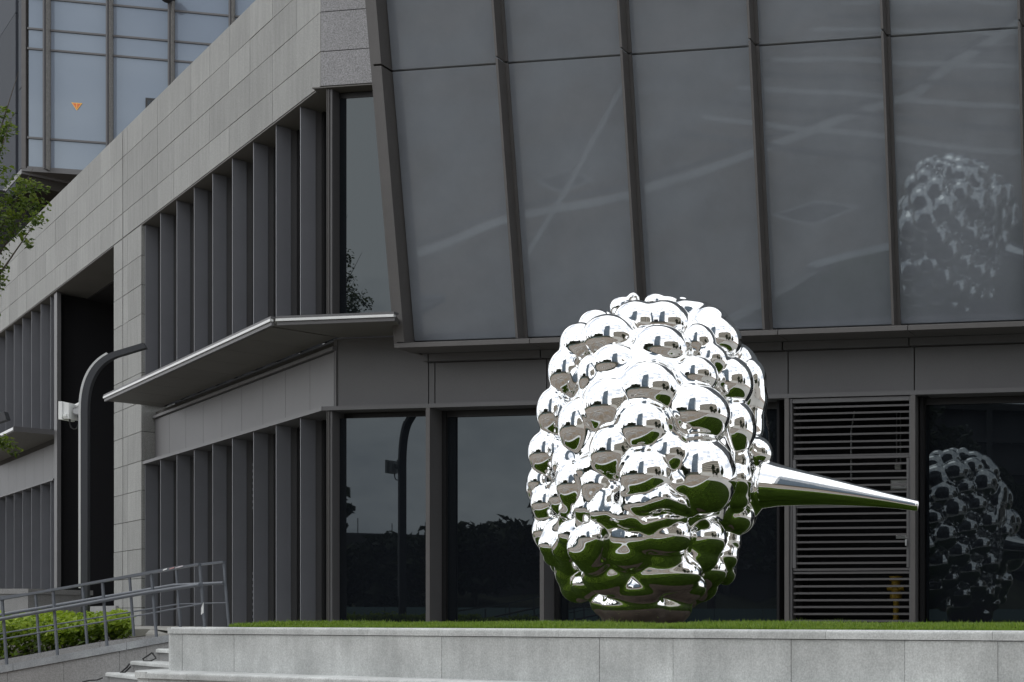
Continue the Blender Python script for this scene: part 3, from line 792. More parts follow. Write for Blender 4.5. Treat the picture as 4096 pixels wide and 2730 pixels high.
for (xb, yb, xt, yt) in ((-102, 1550, -113, 1399), (16, 1529, 5, 1378), (132.5, 1508, 122, 1356), (246.5, 1487, 235.5, 1337), (360, 1466, 348, 1318), (471, 1448, 459, 1298)):
    a, b = px(xb, yb, DF), px(xt, yt, DF); fp.append((a[0], a[1], b[0], b[1]))
rail(DF, fp, [px(-240, 1416, DF), px(5, 1376, DF), px(348, 1316, DF), px(459, 1296, DF)],
     [px(-240, 1466, DF), px(0, 1424, DF), px(348, 1361, DF), px(464, 1344, DF)],
     [px(-240, 1510, DF), px(11, 1467.5, DF), px(354, 1408, DF), px(466, 1387, DF)], 'blue grey metal railing on the near kerb of the ramp')
bp = []
for (xb, yb, xt, yt) in ((-17, 1520, -27, 1384), (91.5, 1501, 82, 1364), (200.6, 1481, 190, 1346), (308, 1462, 298, 1326), (415, 1443, 405, 1305), (526, 1441, 514, 1291)):
    a, b = px(xb, yb, DB), px(xt, yt, DB); bp.append((a[0], a[1], b[0], b[1]))
rail(DB, bp, [px(-240, 1402, DB), px(82, 1363, DB), px(405, 1304, DB), px(515, 1291, DB)],
     [px(-240, 1452, DB), px(0, 1414, DB), px(405, 1345, DB), px(518, 1340, DB)],
     [px(-240, 1496, DB), px(0, 1456, DB), px(411, 1388, DB), px(521, 1385, DB)], 'blue grey metal railing along the hedge side of the ramp')
# scrap of torn red and white tape on the top rail, paper scrap on a post
tp = thing('tape_scrap', (-13.9, DF, 2.3), 'torn red and white tape stuck on the near top rail', 'tape')
for (a, b, m_) in ((374, 383, 'white'), (389, 400, 'tape_red'), (402, 420, 'tape')):
    pa, pb = px(a, 1312.5 - (a - 348) * .178, DF - .04), px(b, 1312.5 - (b - 348) * .178, DF - .04)
    v = [(pa[0], DF - .036, pa[1] - .022), (pb[0], DF - .036, pb[1] - .012), (pb[0], DF - .033, pb[1] + .006), (pa[0], DF - .033, pa[1] - .004)]
    mesh_obj('strip', v + [(q[0], q[1] + .002, q[2]) for q in v], [(0, 1, 2, 3), (7, 6, 5, 4), (0, 4, 5, 1), (1, 5, 6, 2), (2, 6, 7, 3), (3, 7, 4, 0)], M[m_], tp)
pa = px(465, 1400, DF - .05)
o = mesh_obj('paper_scrap', [(pa[0] - .02, DF - .05, pa[1] - .08), (pa[0] + .02, DF - .055, pa[1] - .05), (pa[0] + .015, DF - .05, pa[1] + .10), (pa[0] - .01, DF - .06, pa[1] + .02),
      (pa[0] - .02, DF - .045, pa[1] - .08), (pa[0] + .02, DF - .05, pa[1] - .05), (pa[0] + .015, DF - .045, pa[1] + .10), (pa[0] - .01, DF - .055, pa[1] + .02)],
      [(0, 1, 2, 3), (7, 6, 5, 4), (0, 4, 5, 1), (1, 5, 6, 2), (2, 6, 7, 3), (3, 7, 4, 0)], M['white'])
tag(o, 'small white paper scrap caught on a railing post', 'paper')

def leaves(centres, normals, size, m, name, parent, asp=0.5, tone_fn=None):
    n = len(centres); V = np.zeros((n, 6, 3)); T = np.zeros(n)
    d = normals / (np.linalg.norm(normals, axis=1, keepdims=True) + 1e-9)
    r = rng.normal(size=(n, 3)); a = np.cross(d, r); a /= np.linalg.norm(a, axis=1, keepdims=True) + 1e-9
    b = np.cross(d, a)
    s = size * rng.uniform(.65, 1.25, (n, 1))
    V[:, 0] = centres - a * s * .5; V[:, 1] = centres - a * s * .1 + b * s * asp * .5 + d * s * .12
    V[:, 2] = centres + a * s * .5; V[:, 3] = centres - a * s * .1 - b * s * asp * .5 + d * s * .12
    V[:, 4] = centres - a * s * .1; V[:, 5] = centres + a * s * .2
    idx = np.arange(n)[:, None] * 6
    F = np.concatenate([idx + np.array([[0, 1, 2]]), idx + np.array([[0, 2, 3]])], 1).reshape(-1, 3)
    # drop spare vertices
    V = V[:, :4]; idx = np.arange(n)[:, None] * 4
    F = np.concatenate([idx + np.array([[0, 2, 1]]), idx + np.array([[0, 3, 2]])], 1).reshape(-1, 3)
    me = bpy.data.meshes.new(name); me.from_pydata(V.reshape(-1, 3).tolist(), [], F.tolist()); me.materials.append(m)
    T = np.clip(tone_fn(centres) if tone_fn is not None else rng.normal(.5, .25, n), 0, 1)
    at = me.attributes.new('tone', 'FLOAT', 'POINT'); at.data.foreach_set('value', np.repeat(T, 4))
    return put(bpy.data.objects.new(name, me), Matrix.Identity(4), parent)

# hedge: low clipped shrub following the ramp
hd = thing('hedge', (-17, 20.5, 1.0), 'low bright green leafy hedge behind the ramp railings', 'hedge')
def hedge():
    n = 34000
    x = rng.uniform(-20.5, -15.62, n); y = rng.uniform(19.28, 22.3, n); t = rng.uniform(0, 1, n) ** .55
    zb = np.array([zr2(a) for a in x]) + .05
    zt_ = 1.60 + 0.06 * np.sin(x * 3.1) + .05 * np.sin(y * 4 + x * 2) + rng.normal(0, .03, n) + (y - 19.3) * .015 - np.clip(19.55 - y, 0, 1) * .35 + (x + 18.4) * .01
    lim = 1 - np.clip((x + 15.95) / .35, 0, 1) * .38
    zt_ = zb + (zt_ - zb) * lim
    z_ = zb + (zt_ - zb) * t
    bulge = .10 * np.sin(x * 5 + z_ * 6)
    keepm = (y > 19.32 + (1 - t) * .12 + bulge * .6)
    # hollow out the inside
    shell = (t > .72) | (y < 19.95) | (x > -16.05)
    k_ = keepm & shell & (x < -15.60 - (y - 19.3) * .85)
    c = np.stack([x, y, z_], 1)[k_]
    nrm = rng.normal(0, .55, (len(c), 3)) + np.stack([np.zeros(len(c)), np.where(c[:, 1] < 19.8, -.7, -.1), np.full(len(c), .75)], 1)
    tt = t[k_]
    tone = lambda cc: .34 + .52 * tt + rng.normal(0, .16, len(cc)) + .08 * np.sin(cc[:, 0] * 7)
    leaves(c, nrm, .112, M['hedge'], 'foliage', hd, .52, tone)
    # taller tuft by the lamp post
    m_ = 160
    c = np.stack([rng.normal(-17.05, .09, m_), rng.normal(20.2, .08, m_), 1.55 + rng.uniform(0, .18, m_)], 1)
    leaves(c, rng.normal(0, .6, (m_, 3)) + np.array([0, -.4, .7]), .08, M['hedge'], 'foliage', hd, .52, lambda cc: rng.normal(.7, .15, len(cc)))
    for k in range(40):
        yy = rng.uniform(19.4, 20.3); xx = rng.uniform(-20, -15.8 - (yy - 19.3) * .85); z0 = zr2(xx)
        tube('stem', [(xx, yy, z0), (xx + rng.normal(0, .05), yy + rng.normal(0, .04), z0 + .2), (xx + rng.normal(0, .1), yy + rng.normal(0, .08), z0 + .42)], [.009, .007, .004], M['bark'], hd, 5)
hedge()
sheet('flower_bed', [(-21, 19.16, zr2(-21) + .02), (-15.1, 19.16, zr2(-15.1) - .02), (-17.4, 22.5, 1.37), (-21, 22.5, .95)], M['soil'])

# granite planter block at the far left
pb = thing('planter_block', FW.p(-25, -27, TER), 'pale grey granite planter block at the far left behind the hedge', 'planter')
FW.box('block', -28.5, -24.46, -29.0, -27.35, TER, 2.18, M['granite_ramp'], pb)
FW.box('coping_stone', -28.5, -24.42, -29.05, -27.31, 2.184, 2.30, M['granite_ramp'], pb)

# ================================================================== LAMP POST WITH EQUIPMENT
def sweep_rect(name, path, nrm, hw, hd_, m, parent):
    """rectangular section swept along a path lying in a vertical plane; nrm = horizontal normal of that plane"""
    v, f = [], []
    nrm = Vector(nrm)
    for i, p in enumerate(path):
        d = (path[min(i + 1, len(path) - 1)] - path[max(i - 1, 0)]).normalized()
        s = d.cross(nrm).normalized()
        v += [p - s * hw - nrm * hd_, p + s * hw - nrm * hd_, p + s * hw + nrm * hd_, p - s * hw + nrm * hd_]
    for i in range(len(path) - 1):
        b = 4 * i; f += [(b + k, b + (k + 1) % 4, b + 4 + (k + 1) % 4, b + 4 + k) for k in range(4)]
    f += [(3, 2, 1, 0), tuple(range(4 * len(path) - 4, 4 * len(path)))]
    o = mesh_obj(name, v, f, m, parent, True); o.data.set_sharp_from_angle(angle=R_(40))
    return o
def lamp_post(bx, by, label, fittings):
    t_ = thing('lamp_post', (bx, by, TER - .4), label, 'lamp post', 'curved lamp posts by the building')
    h = Vector((.899, .437, 0)); nrm = Vector((.437, -.899, 0))
    base = Vector((bx, by, 0))
    path = [base + Vector((0, 0, TER - .5)), base + Vector((0, 0, 3.2)), base + Vector((0, 0, 5.2))]
    P0, P1, P2 = (0, 5.25), (0.0, 6.02), (0.42, 6.26)
    for i in range(1, 13):
        q = i / 12
        s_ = (1 - q) ** 2 * P0[0] + 2 * q * (1 - q) * P1[0] + q * q * P2[0]; z_ = (1 - q) ** 2 * P0[1] + 2 * q * (1 - q) * P1[1] + q * q * P2[1]
        path.append(base + h * s_ + Vector((0, 0, z_)))
    sweep_rect('pole', path, nrm, .046, .072, M['pole'], t_)
    arm = [path[-1], base + h * .84 + Vector((0, 0, 6.46))]
    sweep_rect('arm', arm, nrm, .0455, .0715, M['pole'], t_)
    # pale strip standing in for the bright reflection along the pole's outer edge
    edge = []
    for i, p in enumerate(path):
        d = (path[min(i + 1, len(path) - 1)] - path[max(i - 1, 0)]).normalized()
        s = d.cross(nrm).normalized()
        sgn = -1 if (s.dot(h) > 0) else 1
        edge.append(p + s * sgn * .062)
    edge[0] = edge[0].copy(); edge[0].z = 2.15
    sweep_rect('edge_highlight', edge[:-1], nrm, .015, .074, M['alu'], t_)
    FW.box('base_plate', bx - .16, bx + .16, -by - .16, -by + .16, TER - .5, TER - .45, M['pole'], t_)
    return t_
LX, LY = (196.5 - 2556.4) / 2786.2 * 21.15, 21.15
lamp_post(LX, LY, 'dark grey lamp post with a curved arm reaching towards the stone pillar', True)
lamp_post(LX - 2.17 , LY - .15, 'dark grey lamp post whose arm tip just enters at the far left', False) if False else None
# white antenna box clamped to the pole
ab = thing('antenna_box', (LX - .3, LY, 5.2), 'white antenna box on a bracket at the side of the lamp post', 'antenna box')
def pbox(name, x0, x1, y0, y1, d0, d1, m, par):
    a, b = px(x0, y1, LY), px(x1, y0, LY)
    return FW.box(name, a[0], b[0], -d1, -d0, a[1], b[1], m, par)
bm_ = [(148, 927), (157, 925), (157, 966), (148, 962)]
pbox('panel', 148, 156, 925, 966, LY - .12, LY + .14, M['white'], ab)
pbox('housing', 156.5, 169.5, 928, 964, LY - .10, LY + .11, M['white'], ab)
pbox('gland', 159, 166, 954, 959.5, LY - .125, LY - .10, M['white'], ab)
pbox('bracket', 170, 187, 938, 942, LY - .02, LY + .03, M['grey_metal'], ab)
pbox('bracket', 174, 187, 950, 953, LY - .02, LY + .03, M['grey_metal'], ab)
a = px(180, 946, LY)
tube('pivot', [(a[0], LY - .06, a[1]), (a[0], LY + .06, a[1])], .045, M['grey_metal'], ab, 12)
pbox('clamp', 183, 191, 939, 953, LY - .065, LY + .05, M['grey_metal'], ab)
cpts = [px(163, 964, LY), px(163, 974, LY), px(166, 983, LY), px(173, 987, LY), px(180, 984, LY), px(184, 972, LY), px(182, 955, LY)]
tube('cable', [(q[0], LY - .02, q[1]) for q in cpts], .012, M['black'], ab, 6)
sc_ = thing('security_camera', (LX - .1, LY, 5.4), 'small white tilted camera just above the antenna box bracket', 'camera')
a, b = px(178, 934, LY), px(184, 926, LY)
tube('body', [(a[0], LY - .03, a[1]), (b[0], LY + .03, b[1])], .035, M['white'], sc_, 10)
a, b = px(181, 938, LY), px(183, 931, LY)
tube('mount', [(a[0], LY, a[1] - .02), (b[0], LY, b[1])], .018, M['white'], sc_, 8)
# tip of another lamp arm entering at the left edge
la = thing('lamp_post', (-28.8, 30, TER - .4), 'second lamp post, only its dark arm tip showing at the left edge', 'lamp post', 'curved lamp posts by the building')
pa, pb_ = px(-120, 1000, 30.0), px(17, 956, 30.0)
sweep_rect('arm', [Vector((pa[0], 30, pa[1])), Vector((pb_[0], 30, pb_[1]))], (0, -1, 0), .105, .06, M['pole'], la)
sweep_rect('pole', [Vector((pa[0], 30, TER - .6)), Vector((pa[0], 30, pa[1] - .05)), Vector((pa[0] + .02, 30, pa[1] + .02))], (0, -1, 0), .075, .05, M['pole'], la)

# ================================================================== TREE AT THE LEFT EDGE
def tree(name, base, height, blobs, label, leaf_m, n_leaf, size, trunk_r, group=None, limbs=None):
    t_ = thing(name, base, label, 'tree', group)
    b = Vector(base)
    tube('trunk', [b, b + Vector((.05, 0, height * .3)), b + Vector((-.05, .05, height * .6)), b + Vector((0, 0, height * .9))], [trunk_r, trunk_r * .8, trunk_r * .55, trunk_r * .2], M['bark'], t_, 10)
    for (c, rr) in (limbs or blobs[::3])[:6]:
        c = Vector(c); s_ = b + Vector((0, 0, min(height * .75, max(height * .25, (c.z - b.z) * .6))))
        mid = s_.lerp(c, .55) + Vector((0, 0, .08 * (c - s_).length))
        tube('limb', [s_, mid, c, c + (c - mid) * .4], [trunk_r * .4, trunk_r * .24, trunk_r * .1, trunk_r * .03], M['bark'], t_, 6)
    tot = sum(np.prod(r_) ** .6 for _, r_ in blobs)
    cs, ts = [], []
    for c, r_ in blobs:
        r3 = np.array(r_ if isinstance(r_, tuple) else (r_,) * 3)
        k_ = max(20, int(n_leaf * (np.prod(r3) ** .6 / tot)))
        d = rng.normal(size=(k_, 3)); d /= np.linalg.norm(d, axis=1, keepdims=True)
        rad = rng.uniform(.25, 1, (k_, 1)) ** .5 * (1 + .22 * np.sin(d[:, :1] * 7 + d[:, 1:2] * 5) + rng.normal(0, .06, (k_, 1)))
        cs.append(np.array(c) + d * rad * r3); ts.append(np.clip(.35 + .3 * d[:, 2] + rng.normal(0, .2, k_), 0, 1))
    cs = np.concatenate(cs); ts = np.concatenate(ts)
    nrm = rng.normal(0, .7, (len(cs), 3)) + np.array([0, -.2, .6])
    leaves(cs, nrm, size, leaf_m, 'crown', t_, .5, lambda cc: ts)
    return t_
TD = 21.3
def tp3(x, y, d=TD): q = px(x, y, d); return (q[0], d, q[1])
blobs = []
for (x, y, rx, rz) in ((12, 262, .10, .16), (20, 295, .12, .15), (-2, 310, .12, .2), (2, 345, .09, .12),
                       (60, 425, .16, .16), (85, 432, .16, .10), (40, 455, .22, .22), (72, 468, .22, .20), (10, 480, .22, .25), (45, 510, .22, .22), (15, 530, .2, .2), (85, 505, .12, .14), (58, 545, .10, .09), (66, 560, .06, .10),
                       (-30, 500, .35, .4), (-60, 400, .5, .5), (-90, 280, .5, .5), (-60, 560, .4, .35),
                       (3, 620, .08, .14), (0, 648, .06, .1), (-30, 640, .25, .25),
                       (15, 1020, .14, .10), (30, 1035, .12, .12), (2, 1010, .16, .12), (-40, 1020, .3, .2), (-100, 700, .5, .5), (-160, 500, .7, .7), (-190, 300, .8, .8), (-150, 900, .5, .4)):
    blobs.append((tp3(x, y, (TD if y < 900 else 23.0) + random.uniform(-.25, .25)), (rx, rx, rz)))
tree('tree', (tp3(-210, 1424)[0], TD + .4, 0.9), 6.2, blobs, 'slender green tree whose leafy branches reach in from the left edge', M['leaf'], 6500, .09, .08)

# ================================================================== MIRROR SCULPTURE
SC_D = 15.5
def sculpture():
    q2x = lambda q: 1149 + .2931 * q
    q2y = lambda q: 631.9 + .2931 * q
    prof = np.array([(190, 250, 1180), (300, 400, 1180), (400, 560, 1200), (600, 720, 1230), (900, 830, 1215), (1200, 900, 1190), (1500, 930, 1180), (1700, 920, 1170), (1900, 820, 1140), (2100, 750, 1120), (2300, 640, 1110), (2450, 520, 1105), (2600, 400, 1110), (2720, 320, 1110)], float)
    def W(q): return np.interp(q, prof[:, 0], prof[:, 1])
    def FD(q): return np.interp(q, [200, 300, 400, 600, 900, 1200, 1500, 1900, 2200, 2500], [.05, .12, .26, .56, .82, .95, 1.0, 1.04, 1.04, 1.0])
    def CX(q): return np.interp(q, prof[:, 0], prof[:, 2])
    def world(qx, qy, depth):
        D = SC_D - depth * .934 + (qx - CX(qy)) * .2931 / 2786.2 * SC_D * .934 * .356
        x = (q2x(qx) - 2556.4) / 2786.2 * D; z = EYE + (1424 - q2y(qy)) / 2786.2 * D
        return np.array([x, D, z]), .2931 / 2786.2 * D * .955
    mpp = .2931 / 2786.2 * SC_D
    S_ = []      # spheres / ellipsoids: (c, radii xyz)
    K_ = []      # capsules: (a, b, ra, rb)
    def bub(qx, qy, r, ry=None, ex=0.0, inset=.80):
        ry = ry or r
        ex = ex * (.30 if ex > 0 else .85)
        wq = W(qy) * inset - .24 * r; dx = (qx - CX(qy)) * (1 - .06 * min(1, r / 150)); qx = CX(qy) + dx; g_ = 1.20 if qy < 1900 else 1.06; r = g_ * r; ry = g_ * ry
        dep = math.sqrt(max(0, wq * wq - dx * dx)) * mpp * .934 * FD(qy) + ex
        c, s = world(qx, qy, dep)
        S_.append((c, np.array([r * s, (r + ry) / 2 * s, ry * s])))
    B = [ # upper head
        (965, 262, 92, 80, -.75), (1235, 225, 85, 70, -.8), (1335, 235, 75, 60, -.7), (1440, 222, 58, 45, -.75),
        (1080, 385, 165, 160, -.25), (1310, 390, 170, 165, -.25), (1590, 345, 130, 120, -.55), (1480, 300, 120, 90, -.55),
        (850, 505, 185, 170, -.1), (645, 600, 75, 105, -.25), (1180, 520, 120, 110, .0), (1265, 580, 190, 165, .05), (1575, 530, 115, 130, .12), (1730, 510, 165, 165, -.25),
        (510, 775, 135, 175, -.2), (905, 700, 165, 140, .12), (705, 800, 90, 150, .12),
        (1175, 905, 215, 205, .22), (850, 1035, 185, 205, .22), (1555, 790, 150, 140, .18), (1850, 845, 150, 180, .0), (2010, 840, 95, 160, -.25), (1910, 640, 60, 80, -.5),
        (405, 1085, 120, 180, -.2), (590, 1190, 130, 190, .10), (1130, 1200, 190, 190, .32), (1560, 1085, 228, 205, .30), (1885, 1195, 135, 195, .05), (2010, 1150, 80, 190, -.3), (2055, 1215, 55, 150, -.5),
        (340, 1400, 128, 160, -.2), (880, 1390, 160, 190, .30), (1335, 1410, 150, 165, .30), (1610, 1570, 228, 280, .38), (2050, 1400, 110, 120, -.1), (1900, 1450, 75, 95, .15), (1960, 1330, 75, 70, .0),
        (300, 1620, 92, 110, -.25), (345, 1790, 110, 130, -.15), (365, 1920, 95, 110, -.2),
        (1140, 1570, 180, 185, .42), (1150, 1480, 110, 110, .44), (1890, 1600, 95, 120, .15), (2050, 1665, 85, 150, -.05), (1880, 1890, 120, 125, .05), (1880, 1730, 95, 100, .18), (1990, 1800, 70, 90, -.1),
        (520, 1480, 115, 140, .0), (560, 1640, 120, 160, .1), (760, 1640, 120, 110, .2), (470, 1740, 90, 130, -.02), (720, 1530, 130, 110, .12),
        # cheeks and chin
        (935, 2065, 150, 140, .26), (1115, 2065, 140, 120, .50), (1675, 660, 110, 110, .0), (1385, 1640, 110, 110, .42), (1000, 2170, 185, 150, .27), (1310, 2040, 200, 170, .46), (1610, 2060, 190, 170, .30), (1820, 2080, 95, 110, -.02), (1780, 2200, 115, 120, .02), 
        (1545, 2200, 190, 150, .24), (1290, 2215, 170, 130, .3), (760, 2170, 150, 140, .22), (470, 2150, 110, 130, .0),
        (540, 2310, 130, 160, .03), (840, 2350, 205, 165, .26), (1300, 2340, 280, 165, .32), (1640, 2310, 165, 150, .15), (1790, 2310, 80, 120, -.25),
        (590, 2450, 130, 120, .0), (700, 2420, 150, 130, .1), (1080, 2460, 200, 120, .24), (1420, 2440, 210, 140, .15), (1590, 2410, 120, 120, -.05),
        (830, 2570, 125, 110, .05), (1050, 2590, 240, 150, .08), (1320, 2600, 190, 150, .06), (1480, 2500, 105, 120, -.12),
        (890, 2670, 95, 100, .0), (1110, 2680, 210, 100, .02), (1320, 2670, 120, 105, .0),
    ]
    for q in B: bub(q[0], q[1], q[2], q[3], q[4])
    def cap(p0, p1, r0, r1, ex0, ex1):
        o = []
        for (qx, qy), r, ex in ((p0, r0, ex0), (p1, r1, ex1)):
            ex = ex * .42; wq = W(qy) * .8; dx = qx - CX(qy)
            dep = math.sqrt(max(0, wq * wq - dx * dx)) * mpp * .934 * FD(qy) + ex
            c, s = world(qx, qy, dep); o.append((c, r * s))
        K_.append((o[0][0], o[1][0], o[0][1], o[1][1]))
    # stem nub on the top knob
    a, s = world(1010, 230, -.55); b, _ = world(1050, 178, -.5); K_.append((a, b, 34 * s, 30 * s))
    a, s = world(1050, 178, -.5); b, _ = world(1062, 200, -.5); K_.append((a, b, 36 * s, 26 * s))
    # upper lip: a swooping ridge that runs out to the right, and its shadow shelf
    cap((1010, 1800), (1130, 1790), 62, 78, .47, .56); cap((1130, 1790), (1270, 1745), 78, 85, .56, .62); cap((1270, 1745), (1400, 1790), 85, 66, .62, .58); cap((1400, 1790), (1500, 1860), 66, 40, .56, .48)
    cap((1000, 1800), (990, 1700), 60, 50, .44, .42)
    # lower lip shelf
    cap((880, 1860), (1000, 1890), 80, 95, .34, .44); cap((1000, 1890), (1150, 1940), 95, 75, .46, .48); cap((1150, 1940), (1290, 1905), 72, 60, .5, .52); cap((1290, 1905), (1430, 1905), 60, 45, .52, .48)
    cap((870, 1850), (860, 1980), 70, 70, .32, .30)
    # three long lobes on the cheek, each pinched in the middle
    for pts in ([(700, 1630, 50), (590, 1750, 70), (545, 1840, 72), (525, 1900, 55), (450, 2010, 95), (415, 2110, 100), (430, 2200, 90)],
                [(810, 1600, 55), (720, 1720, 78), (675, 1830, 85), (660, 1920, 62), (575, 2030, 110), (540, 2130, 125), (560, 2230, 110)],
                [(900, 1680, 55), (830, 1760, 80), (795, 1860, 85), (790, 1950, 62), (720, 2060, 130), (680, 2140, 140), (730, 2230, 130)]):
        ex = {700: .0, 810: .08, 900: .16}[pts[0][0]]
        es = [ex - .1, ex + .05, ex + .28, ex + .30, ex + .62, ex + .75, ex + .45]
        for k_, ((x0, y0, r0), (x1, y1, r1)) in enumerate(zip(pts[:-1], pts[1:])): cap((x0, y0), (x1, y1), r0, r1, es[k_], es[k_ + 1])
    # bubbles round the back and the sides
    gold = math.pi * (3 - math.sqrt(5)); nb = 130
    for i in range(nb):
        t = (i + .5) / nb; qy = 300 + 2130 * t; a = i * gold
        ca, sa = math.cos(a), math.sin(a)
        if ca > -.12: continue                      # only the half that faces away
        wq = W(qy) * .84
        c, s = world(CX(qy) + wq * sa, qy, wq * mpp * .934 * ca * 1.55)
        r = min(random.uniform(150, 235), .34 * wq) * s
        S_.append((c, np.array([r, r, r * random.uniform(.9, 1.1)])))
    # core
    c, s = world(1190, 1450, .08); S_.append((c, np.array([685, 690, 985]) * s))
    c, s = world(1180, 1430, -.50); S_.append((c, np.array([640, 640, 1000]) * s))
    c, s = world(1120, 2480, 0); S_.append((c, np.array([315, 315, 430]) * s))
    kk = 0.022
    cs = np.array([s_[0] for s_ in S_]); rs = np.array([s_[1] for s_ in S_])
    def d_sphere(P, i):
        q = (P - cs[i]) / rs[i]
        k0 = np.sqrt((q * q).sum(-1)); k1 = np.sqrt(((q / rs[i]) ** 2).sum(-1)) + 1e-9
        return k0 * (k0 - 1) / k1
    def d_cap(P, j):
        a, b, ra, rb = K_[j]; ab = b - a
        h = np.clip(((P - a) @ ab) / (ab @ ab), 0, 1)
        h = h * h * (3 - 2 * h) if (ab @ ab) > 1e-4 else h
        return np.sqrt(((P - a - h[..., None] * ab) ** 2).sum(-1)) - (ra + (rb - ra) * h)
    lo = np.min(cs - rs, 0) - .1; hi = np.max(cs + rs, 0) + .1
    lo = np.minimum(lo, np.min([k[0] - k[2] for k in K_], 0) - .1); hi = np.maximum(hi, np.max([k[0] + k[2] for k in K_], 0) + .1)
    lo[2] = TER - .05
    h = 0.021
    n = np.ceil((hi - lo) / h).astype(int) + 1
    ax = [lo[i] + h * np.arange(n[i]) for i in range(3)]
    acc = np.zeros(n, np.float32)
    def add(bmin, bmax, fn):
        i0 = np.clip(((bmin - lo) / h).astype(int), 0, n); i1 = np.clip(((bmax - lo) / h).astype(int) + 2, 0, n)
        if (i1 <= i0).any(): return
        X, Y, Zg = np.meshgrid(ax[0][i0[0]:i1[0]], ax[1][i0[1]:i1[1]], ax[2][i0[2]:i1[2]], indexing='ij')
        P = np.stack([X, Y, Zg], -1)
        d = fn(P)
        acc[i0[0]:i1[0], i0[1]:i1[1], i0[2]:i1[2]] += np.exp(np.clip(-d / kk, -40, 40)).astype(np.float32)
    mg = .20
    for i in range(len(cs)): add(cs[i] - rs[i] - mg, cs[i] + rs[i] + mg, lambda P, i=i: d_sphere(P, i))
    for j, (a, b, ra, rb) in enumerate(K_):
        r = max(ra, rb) + mg; add(np.minimum(a, b) - r, np.maximum(a, b) + r, lambda P, j=j: d_cap(P, j))
    fld = -kk * np.log(np.maximum(acc, 1e-12))
    # surface nets
    ins = fld < 0
    c8 = [ins[dx:n[0] - 1 + dx, dy:n[1] - 1 + dy, dz:n[2] - 1 + dz] for dx in (0, 1) for dy in (0, 1) for dz in (0, 1)]
    cnt = sum(c.astype(np.int8) for c in c8)
    act = (cnt > 0) & (cnt < 8)
    vid = np.full(act.shape, -1, np.int64); ii = np.argwhere(act); vid[act] = np.arange(len(ii))
    ps = np.zeros((len(ii), 3)); wt = np.zeros(len(ii))
    corners = [(dx, dy, dz) for dx in (0, 1) for dy in (0, 1) for dz in (0, 1)]
    fv = [fld[ii[:, 0] + c[0], ii[:, 1] + c[1], ii[:, 2] + c[2]] for c in corners]
    for p_ in range(8):
        for q_ in range(p_ + 1, 8):
            if sum(abs(corners[p_][k] - corners[q_][k]) for k in range(3)) != 1: continue
            cr = (fv[p_] < 0) != (fv[q_] < 0)
            t = np.where(cr, fv[p_] / (fv[p_] - fv[q_] + 1e-20), 0)
            pt = np.array(corners[p_]) + t[:, None] * (np.array(corners[q_]) - np.array(corners[p_]))
            ps[cr] += pt[cr]; wt[cr] += 1
    V = lo + h * (ii + ps / wt[:, None])
    F = []
    for axis in range(3):
        o1, o2 = (axis + 1) % 3, (axis + 2) % 3
        sl0 = [slice(None)] * 3; sl1 = [slice(None)] * 3
        sl0[axis] = slice(0, -1); sl1[axis] = slice(1, None)
        e = np.argwhere(ins[tuple(sl0)] != ins[tuple(sl1)])
        ok = (e[:, o1] > 0) & (e[:, o2] > 0) & (e[:, o1] < n[o1] - 1) & (e[:, o2] < n[o2] - 1) & (e[:, axis] < n[axis] - 1)
        e = e[ok]
        flip = ins[tuple(e.T)]
        def vv(d1, d2):
            k = e.copy(); k[:, o1] -= d1; k[:, o2] -= d2; return vid[tuple(k.T)]
        qd = np.stack([vv(1, 1), vv(0, 1), vv(0, 0), vv(1, 0)], 1)
        qd = np.where(flip[:, None], qd, qd[:, ::-1])
        F.append(qd)
    F = np.concatenate(F); F = F[(F >= 0).all(1)]
    # move vertices onto the exact blended surface, gradient from the analytic field
    order = np.argsort(V[:, 2])
    def field(P):
        a = np.zeros(len(P))
        for i in range(len(cs)):
            m_ = np.abs((P - cs[i]) / (rs[i] + mg)).max(1) < 1
            if m_.any(): a[m_] += np.exp(np.clip(-d_sphere(P[m_], i) / kk, -40, 40))
        for j, (p0, p1, ra, rb) in enumerate(K_):
            r = max(ra, rb) + mg
            m_ = ((P > np.minimum(p0, p1) - r) & (P < np.maximum(p0, p1) + r)).all(1)
            if m_.any(): a[m_] += np.exp(np.clip(-d_cap(P[m_], j) / kk, -40, 40))
        return -kk * np.log(np.maximum(a, 1e-12))
    e_ = 1.5e-3
    def grad(P):
        T4 = np.array([[1, -1, -1], [-1, -1, 1], [-1, 1, -1], [1, 1, 1]], float)
        return sum(t[None, :] * field(P + t * e_)[:, None] for t in T4) / (4 * e_)
    for _ in range(2):
        f0 = field(V); g = grad(V); g2 = (g * g).sum(1, keepdims=True)
        V = V - np.clip(f0[:, None] * g / np.maximum(g2, .2), -h, h)
    g = grad(V); nrm = g / (np.linalg.norm(g, axis=1, keepdims=True) + 1e-9)
    me = bpy.data.meshes.new('body'); me.from_pydata(V.tolist(), [], F.tolist()); me.materials.append(M['steel'])
    me.polygons.foreach_set('use_smooth', [True] * len(me.polygons)); me.update()
    me.normals_split_custom_set_from_vertices(nrm.tolist())
    c, s = world(1110, 2730, 0)
    th = thing('mirror_sculpture', (c[0], c[1], TER), 'mirror polished steel head of clustered bubbles with a long pointed nose on the lawn', 'sculpture')
    put(bpy.data.objects.new('body', me), Matrix.Identity(4), th)
    # the nose: a long tapering horn with a rounded tip, slightly flared at its root
    n0 = world(2075, 1640, -.05)[0]; n1 = world(3262, 1808, .55)[0]
    prof_ = []
    for i in range(40):
        t = i / 39
        r = (0.232 * (1 - t) ** 1.3 + 0.073) + .05 * max(0, .10 - t) * 4
        prof_.append((t, r))
    pts, rad = [], []
    for t, r in prof_: pts.append(n0 + (n1 - n0) * t + np.array([0, 0, .10 * t * (1 - t)])); rad.append(r)
